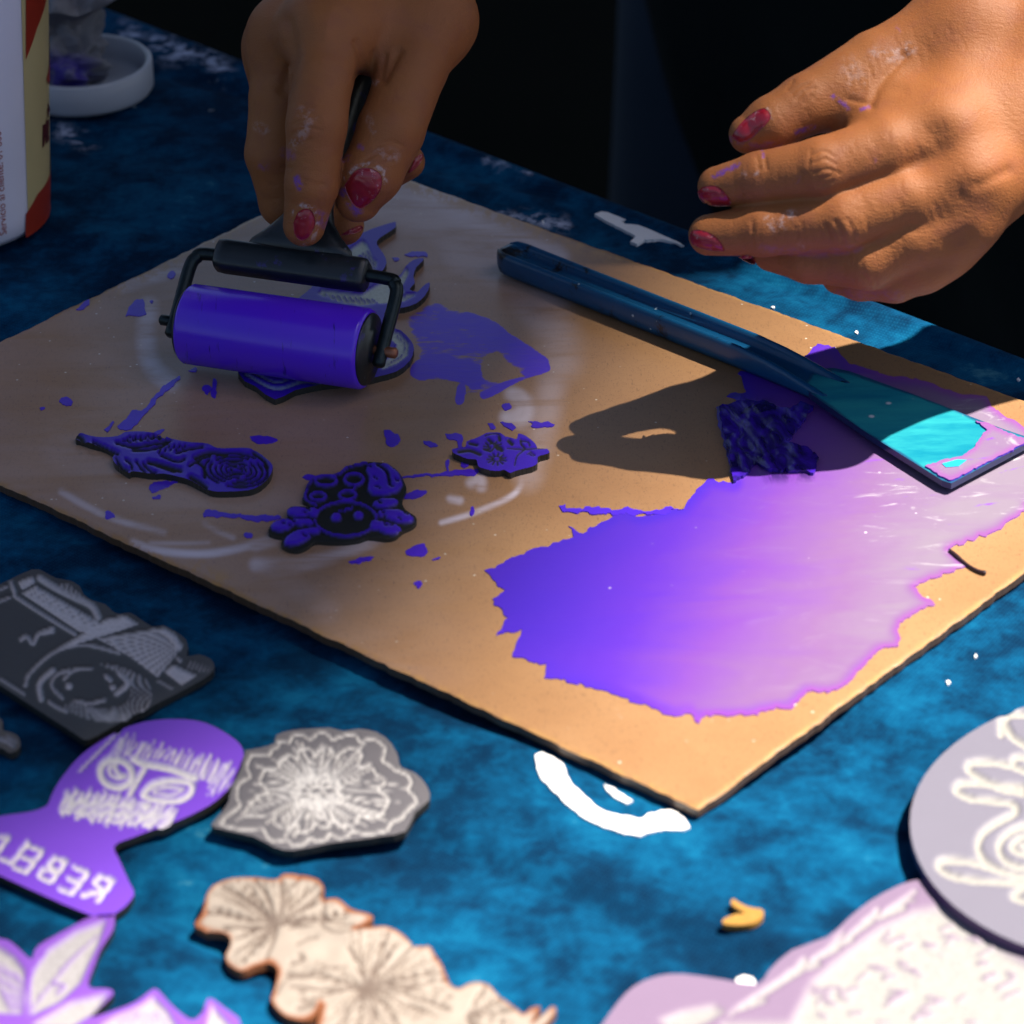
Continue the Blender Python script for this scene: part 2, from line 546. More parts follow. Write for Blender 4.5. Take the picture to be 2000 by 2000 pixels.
tag(shade_o, 'unseen dark sheet added high above to shade the left of the table', 'shade_sheet')

E0, E1 = P([(300, 60), (1150, 385)], ZT)
eu = unit(E1 - E0)
ev = np.array([eu[1], -eu[0], 0.0])
ev = ev if ev[1] < 0 else -ev
us = np.linspace(-0.45, 0.75, 330)
vv = np.concatenate([-np.geomspace(0.45, 0.012, 26), np.linspace(-0.010, 0.02, 12), np.linspace(0.0225, 0.62, 230)])
U, V = np.meshgrid(us, vv)
U, V = U.ravel(), V.ravel()
R0 = 0.008
ang = np.clip(-V / R0, 0, math.pi / 2)
pos = E0 + U[:, None] * eu + np.where(V > 0, V, -R0 * np.sin(ang))[:, None] * ev
zz = np.where(V > 0, 0, -R0 * (1 - np.cos(ang)) - np.maximum(0, -V - R0 * math.pi / 2))
pos[:, 2] += zz
def cloth_dip(w):
    q_ = np.asarray(w) - E0
    u_, v_ = q_ @ eu, q_ @ ev
    return -(0.0013 * vnoise(np.asarray(w) * np.array([1, 1, 0]) + 3, 28, 5, 3) + 0.0024 * sstep(0.35, 0.75, vnoise(np.stack([u_ * 0.5 + v_, v_ * 2 + u_ * 0.3], 1) + 5, 22, 9, 3)))
pos[:, 2] += cloth_dip(pos) * sstep(0, 0.004, V)
pos += ev * (np.where(V < 0, 0.012 * (vnoise(np.stack([U, V * 0.2], 1), 25, 3) - 0.5) * sstep(0, 0.1, -V), 0))[:, None]
px = proj(pos)
sm = np.zeros(len(px))
for ln, w in (([(250, 70), (330, 95), (400, 110), (430, 140)], 45), ([(960, 420), (1040, 425), (1100, 440)], 22), ([(950, 310), (1050, 340)], 10), ([(110, 250), (170, 280)], 25)):
    sm = np.maximum(sm, 1 - sstep(0, w, dist_line(px, ln)))
nx = len(us)
i = np.arange(len(vv) - 1)[:, None] * nx + np.arange(nx - 1)[None]
i = i.ravel()
cf = np.stack([i, i + nx, i + nx + 1, i + 1], 1)
cloth = mesh('tablecloth', pos, cf, MC, attrs={'smudge': sm})
tag(cloth, 'blue tie dye tablecloth with white paint specks covering the table', 'tablecloth')
zc = Z(1000, 1250, 0.25)
plate('paint_mark', zc([(185, 880), (230, 860), (330, 900), (400, 950), (430, 1030), (490, 1120), (560, 1180), (640, 1260), (730, 1320), (860, 1355), (1000, 1375), (1090, 1330), (1250, 1300), (1340, 1370), (1385, 1440), (1340, 1465), (1130, 1465), (1000, 1505), (880, 1485), (700, 1430), (570, 1370), (450, 1270), (330, 1170), (240, 1070), (200, 980)]), ZT + 0.0005, 0.0012, WPAINT, cloth, 7, zfun=cloth_dip, ragged=3)
plate('paint_mark', zc([(720, 1105), (770, 1120), (850, 1170), (940, 1230), (900, 1250), (820, 1210), (740, 1150)]), ZT + 0.0005, 0.0012, WPAINT, cloth, 7, zfun=cloth_dip, ragged=3)
z4 = Z(950, 400, 0.5435)
plate('paint_mark', Z(1050, 0, 0.2329)([(480, 1735), (540, 1715), (640, 1728), (740, 1752), (820, 1785), (760, 1785), (690, 1780), (720, 1800), (830, 1830), (940, 1822), (1000, 1852), (1080, 1880), (1180, 1922), (1280, 1965), (1200, 1955), (1230, 1982), (1140, 1958), (1060, 1935), (960, 1925), (900, 1935), (840, 1970), (780, 1945), (820, 1900), (740, 1858), (640, 1808), (560, 1778)]), ZT + 0.0010, 0.0012, WPAINT, cloth, 5, zfun=cloth_dip, ragged=3)
plate('paint_mark', [(1438, 1890), (1455, 1884), (1472, 1892), (1478, 1905), (1468, 1916), (1450, 1918), (1438, 1906)], ZT + 0.0005, 0.0012, WPAINT, cloth, 6, zfun=cloth_dip, ragged=3, sm=3)
plate('paint_mark', [(1849, 1325), (1854, 1323), (1857, 1327), (1852, 1331)], ZT + 0.0005, 0.0012, WPAINT, cloth, 6, zfun=cloth_dip, ragged=3)
plate('paint_mark', [(1903, 1272), (1908, 1271), (1909, 1276), (1904, 1278)], ZT + 0.0005, 0.0012, WPAINT, cloth, 6, zfun=cloth_dip, ragged=3)
for a, b in ((1673, 632), (1990, 722), (1510, 588), (1060, 420), (700, 60)):
    plate('paint_mark', [(a - 4, b), (a, b - 3), (a + 3, b), (a + 1, b + 3), (a - 2, b + 2)], ZT + 0.0005, 0.0012, WPAINT, cloth, 5, zfun=cloth_dip, ragged=3)

# ------------------------------------------------------------------ hardboard with paint
BA, BB, BC, BD = P([(713, 320), (2308.6, 892.7), (1365, 1581), (-291, 808.5)], 0.0)
BT = 0.0024
na, nb = 430, 300
ga, gb = np.meshgrid(np.linspace(0, 1, na), np.linspace(0, 1, nb))
ga, gb = ga.ravel()[:, None], gb.ravel()[:, None]
bp = (BA * (1 - ga) + BB * ga) * (1 - gb) + (BD * (1 - ga) + BC * ga) * gb
eg = np.minimum(np.minimum(ga, 1 - ga) * 0.297, np.minimum(gb, 1 - gb) * 0.21)[:, 0]
wob = (vnoise(bp, 260, 21, 3) - 0.5)
sgn_a = np.where(ga[:, 0] < 0.5, -1, 1) * (np.minimum(ga, 1 - ga)[:, 0] < 0.003)
sgn_b = np.where(gb[:, 0] < 0.5, -1, 1) * (np.minimum(gb, 1 - gb)[:, 0] < 0.004)
bp = bp + (unit(BB - BA) * sgn_a[:, None] + unit(BD - BA) * sgn_b[:, None]) * (wob * 0.0012)[:, None]
bp[:, 2] += -0.0003 * (1 - sstep(0, 0.0010, eg)) * (0.6 + 0.8 * vnoise(bp, 300, 2))
bpx = proj(bp)
z5, z6, z3 = Z(600, 400, 0.25), Z(120, 800, 0.25), Z(500, 850, 0.25)
z7 = Z(850, 800, 0.12474)
ink = np.zeros(len(bpx))
A = Art(z5, 0.25)
A.fill([(660, 880), (900, 760), (1000, 690), (1130, 790), (1300, 830), (1480, 900), (1620, 1010), (1760, 1080), (1880, 1160), (1930, 1220), (1900, 1300), (1750, 1350), (1640, 1390), (1560, 1450), (1450, 1500), (1250, 1510), (1170, 1560), (1150, 1490), (1230, 1430), (1160, 1400), (1000, 1390), (890, 1410), (850, 1280), (830, 1150), (780, 1000)], 0.645, 22)
A.line([(870, 1300), (1000, 1250), (1150, 1290), (1300, 1330)], 80, 0.9)
A.line([(1250, 900), (1450, 980), (1650, 1130), (1820, 1240)], 60, 0.95)
A.line([(1870, 1280), (1650, 1350), (1450, 1460), (1380, 1490)], 30, 1.0)
A.line([(1200, 1440), (1190, 1530)], 35, 1.0)
A.fill([(1400, 1200), (1480, 1160), (1560, 1250), (1700, 1340), (1500, 1390), (1360, 1330)], 0.18, 12)
A.line([(640, 900), (760, 860)], 40, 0.5)
ink = A(bpx)
F = Art(lambda p: p, 1.0)
for l, w, v in (
        (z6([(0, 640), (150, 730), (330, 820), (560, 900), (800, 960)]), 8, 0.75),
        (z6([(560, 1040), (700, 1090), (900, 1120), (1150, 1125), (1400, 1080), (1680, 1000)]), 9, 0.95),
        (z6([(700, 1040), (900, 1045), (1150, 1040)]), 5, 0.5),
        (z6([(1120, 890), (1220, 950), (1340, 1000)]), 6, 0.9),
        (z3([(0, 1010), (300, 1010), (600, 950), (960, 800)]), 16, 0.7),
        (z3([(0, 870), (150, 820)]), 12, 0.6),
        (z7([(100, 1770), (500, 1650), (900, 1500), (1200, 1350), (1330, 1200), (1380, 1060)]), 6, 1.0),
        (z7([(560, 1150), (700, 1080), (720, 1200)]), 12, 0.8),
        (z7([(240, 1390), (380, 1420)]), 9, 0.9),
        (z5([(1600, 1480), (1700, 1540), (1730, 1620), (1680, 1690), (1560, 1660)]), 16, 0.8),
        (z5([(1650, 1500), (1660, 1600), (1620, 1650)]), 14, 0.7),
        ([(290, 600), (285, 670), (300, 720), (330, 745)], 22, 0.75),
        ([(240, 560), (300, 540), (370, 520)], 16, 0.6),
        ([(720, 380), (800, 400), (900, 440), (1000, 500), (1060, 560)], 60, 0.45),  # reflected sky painted in as a broad pale patch
        ([(830, 380), (960, 450), (1090, 500)], 22, 0.6),  # brighter core of the painted sky reflection
        ([(900, 500), (1000, 540), (1080, 640), (1090, 700)], 45, 0.35),  # painted sky sheen carried on towards its right-hand limit
        ([(1075, 760), (1060, 840), (1030, 930)], 30, 0.35),
        ([(120, 880), (260, 940), (420, 980), (600, 1000)], 70, 0.22),
        ([(550, 1130), (640, 1190)], 40, 0.2)):
    F.items.append(('l', np.array(smooth_line(l)), v, (w, 0.9)))
film = np.maximum(F(bpx), 0.16 * (1 - sstep(700, 1150, bpx[:, 0] + 0.25 * (bpx[:, 1] - 800))) * (0.4 + 0.9 * vnoise(bp, 30, 31, 3)))  # base film on the left paints in the mauve tint of the shade
fray = np.zeros(len(bpx))
fray = np.maximum(fray, (1 - sstep(0.001, 0.010, gb[:, 0] * 0.21)) * (ga[:, 0] < 0.36) * (ga[:, 0] > 0.06))
fray = np.maximum(fray, (1 - sstep(0.001, 0.008, ga[:, 0] * 0.297)) * (gb[:, 0] < 0.62))
fray = np.maximum(fray, (1 - sstep(0.0003, 0.002, eg)) * 0.8)
fray = np.maximum(fray, 1 - sstep(5, 40, dist_line(bpx, [(390, 1120), (430, 1140)])))
i = (np.arange(nb - 1)[:, None] * na + np.arange(na - 1)[None]).ravel()
bf = np.stack([i, i + na, i + na + 1, i + 1], 1)
loop = np.concatenate([np.arange(na), np.arange(1, nb) * na + na - 1, (nb - 1) * na + np.arange(na - 2, -1, -1), np.arange(nb - 2, 0, -1) * na])
nt = len(bp)
rt, rb = bp[loop].copy(), bp[loop].copy()
rb[:, 2] = -BT
nl = len(loop)
k0 = np.arange(nl); k1 = (k0 + 1) % nl
sf = np.stack([nt + k0, nt + k1, nt + nl + k1, nt + nl + k0], 1)
zero = np.zeros(2 * nl)
board = mesh('hardboard', np.vstack([bp, rt, rb]), bf.tolist() + sf.tolist() + [tuple(nt + nl + k0)], MBD, flat_from=len(bf),
             attrs={'ink': np.concatenate([ink, zero]), 'film': np.concatenate([film, zero]), 'fray': np.concatenate([fray, zero]), 'side': np.concatenate([np.zeros(nt), zero + 1])})
tag(board, 'brown hardboard sheet with smeared violet paint lying on the blue cloth', 'board')

zp, zq, zr = Z(900, 950, 0.5694), Z(1517, 950, 0.25), Z(1000, 1250, 0.25)
pud = zp([(85, 290), (200, 235), (380, 170), (370, 135), (420, 155), (550, 85), (620, 105), (760, 75), (800, 30)])
pud += z4([(800, 985), (890, 1000), (880, 960), (850, 850), (825, 720), (900, 710), (870, 680), (930, 680), (905, 600), (1000, 580), (1140, 550), (1190, 500), (1250, 510), (1300, 570), (1400, 600), (1500, 620), (1600, 640), (1700, 680), (1800, 690), (1810, 720), (1932, 800), (2050, 900), (2000, 1000)])
pud += zq([(1932, 200), (1830, 260), (1720, 350), (1600, 390), (1450, 450), (1350, 490), (1420, 570), (1480, 620), (1400, 660), (1210, 720), (1070, 785), (1160, 860), (1235, 915), (1080, 980), (960, 1070), (940, 1120), (965, 1190), (950, 1245), (800, 1280), (720, 1360), (640, 1430), (520, 1580), (400, 1610), (230, 1600), (150, 1680), (100, 1730), (0, 1735)])
pud += zr([(1932, 560), (1870, 580), (1700, 590), (1490, 600), (1460, 660), (1390, 570), (1270, 590), (1150, 550), (1000, 490), (830, 440), (700, 390), (600, 360), (430, 330), (260, 290), (275, 190), (0, 130)])
pud += zp([(215, 490), (120, 510), (165, 450), (105, 385), (150, 360)])
def sunlit_pale(q):  # violet pales towards the sunny lower right, light put into the colour
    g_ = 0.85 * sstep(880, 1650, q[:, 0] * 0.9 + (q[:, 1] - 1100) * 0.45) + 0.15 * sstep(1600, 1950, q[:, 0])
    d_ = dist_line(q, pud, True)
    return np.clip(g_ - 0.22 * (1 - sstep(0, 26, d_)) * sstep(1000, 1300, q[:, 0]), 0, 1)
def psw(q):
    return np.clip(1 - sstep(120, 300, np.linalg.norm((q - (1900, 960)) * (1, 1.3), axis=1)) + 0.25 * sstep(1300, 1700, q[:, 0]) * 0.4, 0, 1)
scr = Art(lambda p: p, 1.0)
scr.fill([(1400, 790), (1450, 770), (1530, 790), (1510, 830), (1470, 870), (1440, 930), (1410, 900)], 0.9, 14)
scr.fill([(1470, 890), (1540, 870), (1600, 900), (1590, 935), (1500, 940)], 0.8, 12)
plate('paint_puddle', pud, 0.00025, 0.0004, MP, board, 6.5, extra={'white': sunlit_pale, 'swirl': psw}, art=scr, jit=0.6, relief=0.0001, ragged=7)

k = MatB('thick_wet_ink')
rn = k.noise(150, 5, 0.6, vec=k.map((1.3, 0.6, 1), (0, 0, 0.4)), dist=1.2)
k.set(Base_Color=k.mix(k.smooth(rn, 0.36, 0.66), (0.010, 0.005, 0.075), (0.040, 0.010, 0.34)), Roughness=0.2, Specular_IOR_Level=0.55, Normal=k.bump(rn, 0.25, 0.0008))
def ridge(w):
    return 0.0008 * (vnoise(np.stack([w[:, 0] * 1.2 + w[:, 1] * 0.4, w[:, 1] * 0.6], 1), 230, 61, 3) - 0.35)
plate('paint_ridge', z4([(835, 722), (900, 706), (1000, 702), (1085, 735), (1130, 700), (1180, 720), (1120, 800), (1080, 850), (1140, 868), (1195, 905), (1180, 965), (1110, 950), (1040, 955), (970, 930), (935, 965), (888, 992), (872, 900), (852, 805)]), 0.0010, 0.0012, k.m, board, 4, zfun=ridge, ragged=6)
z1, z8 = Z(0, 400, 0.25), Z(300, 400, 0.25)
def blob(cx, cy, rx, ry=None, n=9):
    ry = ry or rx
    return [(cx + rx * random.uniform(0.75, 1.15) * math.cos(t * 2 * math.pi / n), cy + ry * random.uniform(0.75, 1.15) * math.sin(t * 2 * math.pi / n)) for t in range(n)]
spots = [z1(s) for s in (
    blob(1340, 545, 32, 25), [(980, 860), (1050, 760), (1110, 730), (1130, 790), (1125, 860)], [(600, 820), (640, 770), (690, 740), (690, 780), (650, 810)], blob(1185, 752, 12), blob(515, 1535, 45, 38), blob(330, 1580, 16, 12),
    [(920, 1730), (1000, 1650), (1040, 1600), (1110, 1610), (1200, 1500), (1310, 1390), (1400, 1330), (1410, 1350), (1330, 1430), (1220, 1530), (1130, 1640), (1060, 1720), (1000, 1760), (930, 1745)],
    [(820, 1755), (870, 1695), (885, 1710), (840, 1765)], [(1475, 1295), (1535, 1262), (1528, 1298)], blob(1620, 1440, 38, 34), [(1648, 1500), (1662, 1365), (1692, 1370), (1680, 1502)])]
spots += [z6(s) for s in (
    [(1110, 820), (1130, 785), (1200, 785), (1330, 815), (1500, 820), (1700, 832), (1700, 856), (1540, 870), (1440, 850), (1300, 840), (1130, 835)], [(335, 830), (360, 790), (420, 830), (400, 845), (350, 845)],
    [(690, 590), (740, 570), (910, 555), (850, 590), (740, 640), (690, 620)], [(715, 680), (780, 670), (770, 690), (730, 695)], blob(1462, 985, 34, 24), [(720, 170), (800, 150), (790, 170), (740, 185)],
    [(1470, 215), (1560, 205), (1680, 230), (1660, 260), (1560, 270), (1490, 240)])]
spots += [z3(s) for s in (
    [(1300, 40), (1370, 45), (1422, 88), (1340, 92)], [(1170, 900), (1230, 860), (1322, 850), (1320, 935), (1200, 942)], [(728, 990), (800, 960), (922, 943), (850, 990), (760, 1006)],
    blob(1270, 1165, 36, 27), [(1365, 970), (1432, 943), (1400, 972)], [(1672, 622), (1690, 560), (1712, 570), (1697, 628)], [(1150, 322), (1300, 300), (1600, 272), (1740, 258), (1720, 300), (1600, 315), (1300, 317), (1160, 332)],
    [(1150, 480), (1230, 435), (1330, 425), (1320, 460), (1250, 490), (1170, 495)], [(362, 330), (400, 308), (470, 318), (430, 346)], [(1488, 282), (1488, 200), (1512, 190), (1506, 270)])]
spots += [z7(s) for s in (
    [(830, 220), (900, 230), (925, 290), (870, 305)], [(1010, 200), (1130, 200), (1260, 280), (1150, 312), (1080, 260)], [(1450, 185), (1600, 190), (1750, 195), (1870, 230), (1830, 260), (1520, 282), (1510, 220)],
    [(165, 380), (300, 370), (410, 385), (425, 560), (440, 580), (360, 600), (330, 480), (200, 470)], [(380, 880), (430, 820), (510, 830), (530, 900), (440, 910)])]
spots += [z5(s) for s in ([(600, 1760), (650, 1758), (722, 1820), (710, 1872), (620, 1880)], [(760, 388), (860, 358), (920, 362), (932, 396), (830, 402)], [(670, 405), (722, 420), (690, 432)], blob(1560, 1580, 36, 30))]
for s in spots:
    plate('paint_spot', s, 0.00022, 0.0004, INK, board, 4, jit=0.3, sm=3, ragged=4)
plate('paint_streak', zp([(340, 70), (450, 72), (640, 80), (760, 72), (700, 92), (560, 96), (430, 90), (350, 82)]), 0.0003, 0.0004, INK, board, 4, jit=0.4, ragged=8)

# ------------------------------------------------------------------ carved lino blocks
OLIVE = (0.012, 0.014, 0.009)
ZB = 0.0019            # top of a block lying on the board
ZC = ZT + 0.0020           # top of a block lying on the cloth
def block(name, label, poly, z, art, mat, g=5.0, thick=0.0019, depth=0.0008, sm=3, **kw):
    o = plate(name, poly, z, thick, mat, None, g, art, depth, sm=sm, **kw)
    return tag(o, label, 'lino block', 'hand carved lino blocks')
GRP = 'hand carved lino blocks'

# rose with a long stem
a = Art(z6, 0.25)
a.lines([[(430, 255), (560, 285), (700, 265), (850, 235)], [(560, 312), (720, 300), (830, 255)], [(780, 350), (900, 398), (960, 380)], [(900, 330), (1000, 300), (1100, 285)], [(1000, 430), (1080, 380), (1160, 350)], [(250, 250), (360, 300), (440, 340)]], 12)
a.lines([[(680, 405), (800, 432), (930, 470)], [(740, 420), (880, 470)], [(1010, 520), (1080, 560), (1130, 600)]], 18)
a.lines([[(430, 380), (470, 440), (520, 470)], [(500, 385), (545, 420), (550, 460)], [(585, 400), (620, 450), (650, 480)], [(640, 420), (690, 470), (740, 490)], [(440, 420), (490, 470)]], 9)
for i in range(7):
    x = 510 + i * 45
    a.line([(x, 232 - i * 5), (x + 30, 205 - i * 3)], 4).line([(x, 238 - i * 5), (x + 35, 255 - i * 6)], 4)
for i in range(5):
    x = 760 + i * 45
    a.line([(x, 330 - i * 8), (x + 35, 280 - i * 2)], 4)
a.line([(480, 240), (650, 218), (810, 205)], 4)
for rx, ry, w in ((45, 18, 6), (80, 36, 7), (120, 58, 8), (160, 80, 8), (205, 105, 9), (245, 130, 9)):
    s0 = random.uniform(0, 360)
    a.line(arc(1365, 465, rx, ry, s0, s0 + 130, 14, 6), w).line(arc(1365, 465, rx, ry, s0 + 150, s0 + 235, 10, 6), w).line(arc(1365, 465, rx, ry, s0 + 255, s0 + 330, 10, 6), w)
a.lines([[(1040, 370), (1150, 330), (1290, 340)], [(1060, 400), (1110, 440), (1120, 520)], [(1500, 330), (1580, 390), (1610, 440)]], 14)
a.line([(110, 195), (150, 215), (170, 245)], 24)
RM = mat_block('inked_rose_lino', (0.050, 0.014, 0.46), OLIVE, 0.33)
block('rose_block', 'lino block carved as a long stemmed rose, inked violet, on the hardboard', z6([(115, 190), (150, 180), (230, 205), (330, 215), (440, 205), (500, 175), (600, 170), (720, 180), (830, 215), (920, 240), (1020, 255), (1140, 265), (1220, 300), (1330, 300), (1460, 300), (1540, 335), (1620, 400), (1650, 450), (1620, 530), (1540, 600), (1450, 630), (1300, 640), (1180, 635), (1100, 600), (990, 545), (900, 520), (800, 500), (700, 500), (560, 480), (530, 495), (480, 465), (420, 420), (400, 370), (420, 340), (330, 290), (240, 265), (150, 235), (110, 225)]), ZB, a, RM, 3.4, jit=0.12)

# round face with feathery gills and a spotted cap
a = Art(z3, 0.25)
axo = [(95, 720), (115, 680), (160, 650), (240, 640), (240, 590), (260, 545), (320, 535), (430, 540), (400, 510), (360, 490), (375, 440), (400, 370), (450, 320), (540, 290), (640, 285), (720, 225), (820, 195), (920, 190), (1030, 205), (1110, 265), (1150, 330), (1175, 400), (1150, 460), (1140, 500), (1165, 560), (1240, 610), (1255, 650), (1225, 690), (1140, 730), (1090, 775), (1010, 790), (880, 775), (800, 800), (680, 815), (560, 815), (460, 810), (400, 850), (330, 880), (250, 870), (195, 830), (215, 780), (150, 765), (100, 745)]
a.fill([(-50, 100), (1400, 100), (1400, 1000), (-50, 1000)], 1.0)
for p in (arc(330, 588, 92, 40, rot=5), arc(440, 590, 45, 35), arc(205, 690, 92, 46, rot=-8), arc(360, 665, 90, 32, rot=5), arc(330, 785, 118, 52, rot=-22), arc(450, 735, 50, 28), arc(1010, 518, 100, 36, rot=-6), arc(1105, 620, 128, 48, rot=14), arc(1000, 600, 50, 32), arc(1030, 712, 104, 46, rot=14), arc(930, 690, 40, 40)):
    a.fill(p, 0.0)
a.fill([(870, 220), (920, 200), (1030, 215), (1110, 280), (1145, 370), (1110, 430), (1000, 462), (910, 455), (872, 415), (885, 330), (862, 260)], 0.0)
a.line([(945, 215), (1020, 270), (1045, 370)], 14, 1.0)
for cx, cy, rx, ry in ((545, 342, 85, 38), (765, 330, 75, 45), (485, 465, 60, 30), (715, 455, 65, 34)):
    a.line(arc(cx, cy, rx, ry), 10, 0.0, sm=False)
a.line([(385, 450), (410, 370), (480, 315), (640, 292), (720, 235), (860, 202)], 8, 0.0).line([(380, 445), (400, 500), (470, 530)], 8, 0.0).line([(780, 380), (760, 420)], 8, 0.0)
a.line(arc(700, 640, 242, 134), 8, 0.0, sm=False)
a.fill(arc(625, 628, 40, 33), 0.0).fill(arc(800, 612, 37, 32), 0.0)
a.lines([[(650, 577), (675, 570), (690, 578)], [(700, 562), (730, 565), (755, 548)]], 5, 0.0)
for x, y in ((410, 570), (380, 590), (290, 660), (215, 680), (270, 700), (380, 775), (425, 765), (970, 520), (960, 505), (990, 590), (1000, 620), (1170, 600), (1120, 640), (1010, 690), (1050, 690), (930, 325), (940, 390), (960, 400), (1100, 345), (1060, 390), (895, 235)):
    a.line([(x - 10, y - 6), (x + 12, y + 6)], 6, 1.0)
for x, y, x2, y2 in ((220, 740, 400, 690), (470, 640, 300, 630), (960, 560, 1150, 560), (940, 645, 1130, 690)):
    a.line([(x, y), (x2, y2)], 6, 1.0)
block('salamander_block', 'black lino block carved as a round face with feathery gills and spotted cap', z3(axo), ZB, a, mat_block('inked_black_lino', (0.055, 0.015, 0.50), (0.006, 0.008, 0.007), 0.35, mott=0.1), 3.6)

# small flower sprig
a = Art(z7, 0.12474)
a.line([(370, 650), (540, 632), (700, 690)], 30).line([(540, 520), (650, 545)], 24).line([(830, 460), (890, 505)], 26).line([(940, 560), (1040, 625)], 34).line([(1000, 420), (1010, 470)], 26)
a.line([(1150, 480), (1200, 530)], 32).line([(1335, 470), (1350, 540), (1400, 590)], 16).line([(1330, 480), (1450, 500), (1480, 560)], 10).line([(1130, 600), (1400, 612), (1720, 590)], 11).line([(1390, 625), (1280, 720), (1240, 870)], 10)
for i in range(11):
    t = i * 2 * math.pi / 11 + 0.3
    a.line([(960 + 60 * math.cos(t), 760 + 35 * math.sin(t)), (960 + 150 * math.cos(t), 770 + 90 * math.sin(t))], 13)
for i in range(9):
    t = i * 2 * math.pi / 9
    a.line([(900 + 70 * math.cos(t), 560 + 35 * math.sin(t)), (900 + 140 * math.cos(t + 0.3), 560 + 75 * math.sin(t + 0.3))], 14)
for i in range(4):
    a.line([(1440 + i * 30, 690 + i * 10), (1500 + i * 20, 650 + i * 20)], 7)
a.line([(780, 400), (900, 370), (1000, 380)], 10).line([(760, 610), (860, 640)], 20)
block('sprig_block', 'smallest lino block on the hardboard, a little flower sprig inked violet', z7([(260, 620), (350, 600), (480, 580), (490, 500), (620, 450), (740, 400), (800, 365), (900, 355), (1020, 365), (1100, 420), (1200, 440), (1280, 460), (1300, 375), (1400, 400), (1500, 470), (1570, 540), (1600, 590), (1700, 590), (1790, 650), (1760, 690), (1640, 720), (1600, 760), (1600, 840), (1520, 890), (1400, 920), (1250, 960), (1180, 990), (1130, 970), (1080, 940), (1000, 960), (870, 950), (760, 920), (680, 890), (660, 840), (640, 780), (500, 770), (380, 720), (290, 680)]), ZB, a, RM, 2.2, sm=2, depth=0.0004, jit=0.1)

# flame winged block under the roller
a = Art(z5, 0.25)
a.fill([(300, 370), (430, 280), (460, 300), (500, 390), (545, 450), (520, 520), (450, 540), (330, 440)], 1.0)
a.fill([(600, 590), (700, 590), (780, 490), (790, 530), (735, 640), (770, 695), (835, 700), (760, 742), (640, 755), (420, 775), (250, 750), (90, 690), (120, 660), (420, 700)], 1.0)
a.fill([(640, 970), (720, 1000), (790, 1080), (780, 1170), (700, 1230), (590, 1275), (590, 1210), (690, 1170), (700, 1080), (640, 1030)], 1.0)
for i in range(5):
    a.line([(340 + i * 30, 420 - i * 18), (400 + i * 28, 400 + i * 5), (450 + i * 18, 500)], 5, 0.05)
for i in range(9):
    a.line([(150 + i * 45, 690 + i * 5), (185 + i * 45, 740 + i * 2)], 7, 0.05)
for i in range(6):
    a.line([(650 + i * 20, 640 + i * 8), (670 + i * 22, 690 + i * 5)], 5, 0.05)
a.line([(700, 1010), (760, 1080), (745, 1160), (640, 1230)], 4, 0.1)
a.line([(-480, 1320), (-252, 1432), (-40, 1380), (100, 1390)], 9, 0.8).line([(-420, 1310), (-260, 1380), (-160, 1370)], 6, 0.7)
flame = [(690, 130), (690, 175), (610, 230), (555, 270), (545, 310), (600, 390), (620, 450), (600, 500), (575, 545), (650, 570), (730, 545), (770, 480), (830, 430), (900, 415), (905, 435), (850, 490), (830, 560), (840, 610), (800, 660), (860, 680), (900, 640), (950, 605), (955, 640), (920, 710), (850, 770), (760, 800), (670, 815), (600, 850), (640, 950), (730, 980), (810, 1060), (835, 1130), (800, 1220), (700, 1300), (560, 1340), (420, 1370), (130, 1400), (-100, 1450), (-252, 1520), (-400, 1420), (-540, 1310), (-400, 1000), (-100, 750), (30, 650), (120, 500), (200, 400), (270, 330), (400, 235), (540, 175)]
block('flame_block', 'lino block with flame shaped wings lying half under the violet roller', z5(flame), ZB, a, mat_block('inked_green_lino', (0.045, 0.012, 0.40), (0.46, 0.54, 0.52), 0.35, cut_rough=0.6), 3.4, sm=2, jit=0.1)

# camera
zk = Z(0, 1080, 0.2588)
a = Art(zk, 0.2588)
for p in ([(170, 300), (270, 245), (770, 530), (720, 580), (600, 585)], [(140, 215), (250, 170), (260, 220), (170, 270)], [(790, 500), (950, 470), (1040, 530), (900, 580), (640, 660), (430, 722), (600, 620)], [(740, 640), (1000, 600), (1240, 560), (1330, 620), (1380, 700), (1190, 930), (960, 760)], [(1240, 890), (1310, 840), (1480, 920), (1370, 990)]):
    a.fill(p, 0.9)
a.lines([[(300, 185), (420, 260), (560, 330), (690, 395), (740, 480)]], 24, 0.75)
for i in range(11):
    a.line([(235 + i * 44, 300 + i * 24), (300 + i * 44, 268 + i * 25)], 4, 0.45)
for i in range(9):
    a.line([(800 + i * 45, 660 + i * 30), (1230 + i * 14, 585 + i * 18)], 5, 0.35)
for i in range(12):
    a.line([(430 + i * 15, 250 + i * 10), (500 + i * 12, 225 + i * 10)], 3, 0.6)
a.lines([[(110, 320), (340, 470), (570, 610)], [(80, 210), (110, 300)]], 11, 0.95).lines([[(-60, 300), (50, 250)], [(-60, 385), (80, 330)], [(0, 945), (180, 1060)]], 8, 0.8)
a.lines([[(190, 1000), (230, 900), (420, 740), (640, 690), (900, 750)], [(370, 1120), (430, 1160), (500, 1190)]], 11, 0.75).lines([[(310, 1100), (300, 980), (400, 880)], [(900, 900), (965, 980), (880, 1060)]], 18, 0.95)
a.lines([[(470, 1090), (390, 1000), (420, 920), (520, 880)], [(480, 950), (560, 880), (690, 870)], [(560, 1110), (680, 1130), (790, 1105)]], 10, 0.9)
for r_ in range(7):
    a.line(arc(740, 1010, 260 + r_ * 24, 170 + r_ * 13, -95 + r_ * 10, 100 - r_ * 3, 26, 14), 4, 0.6)
    a.line(arc(740, 1010, 230 + r_ * 26, 160 + r_ * 14, 40, 125, 14, 14), 4, 0.4)
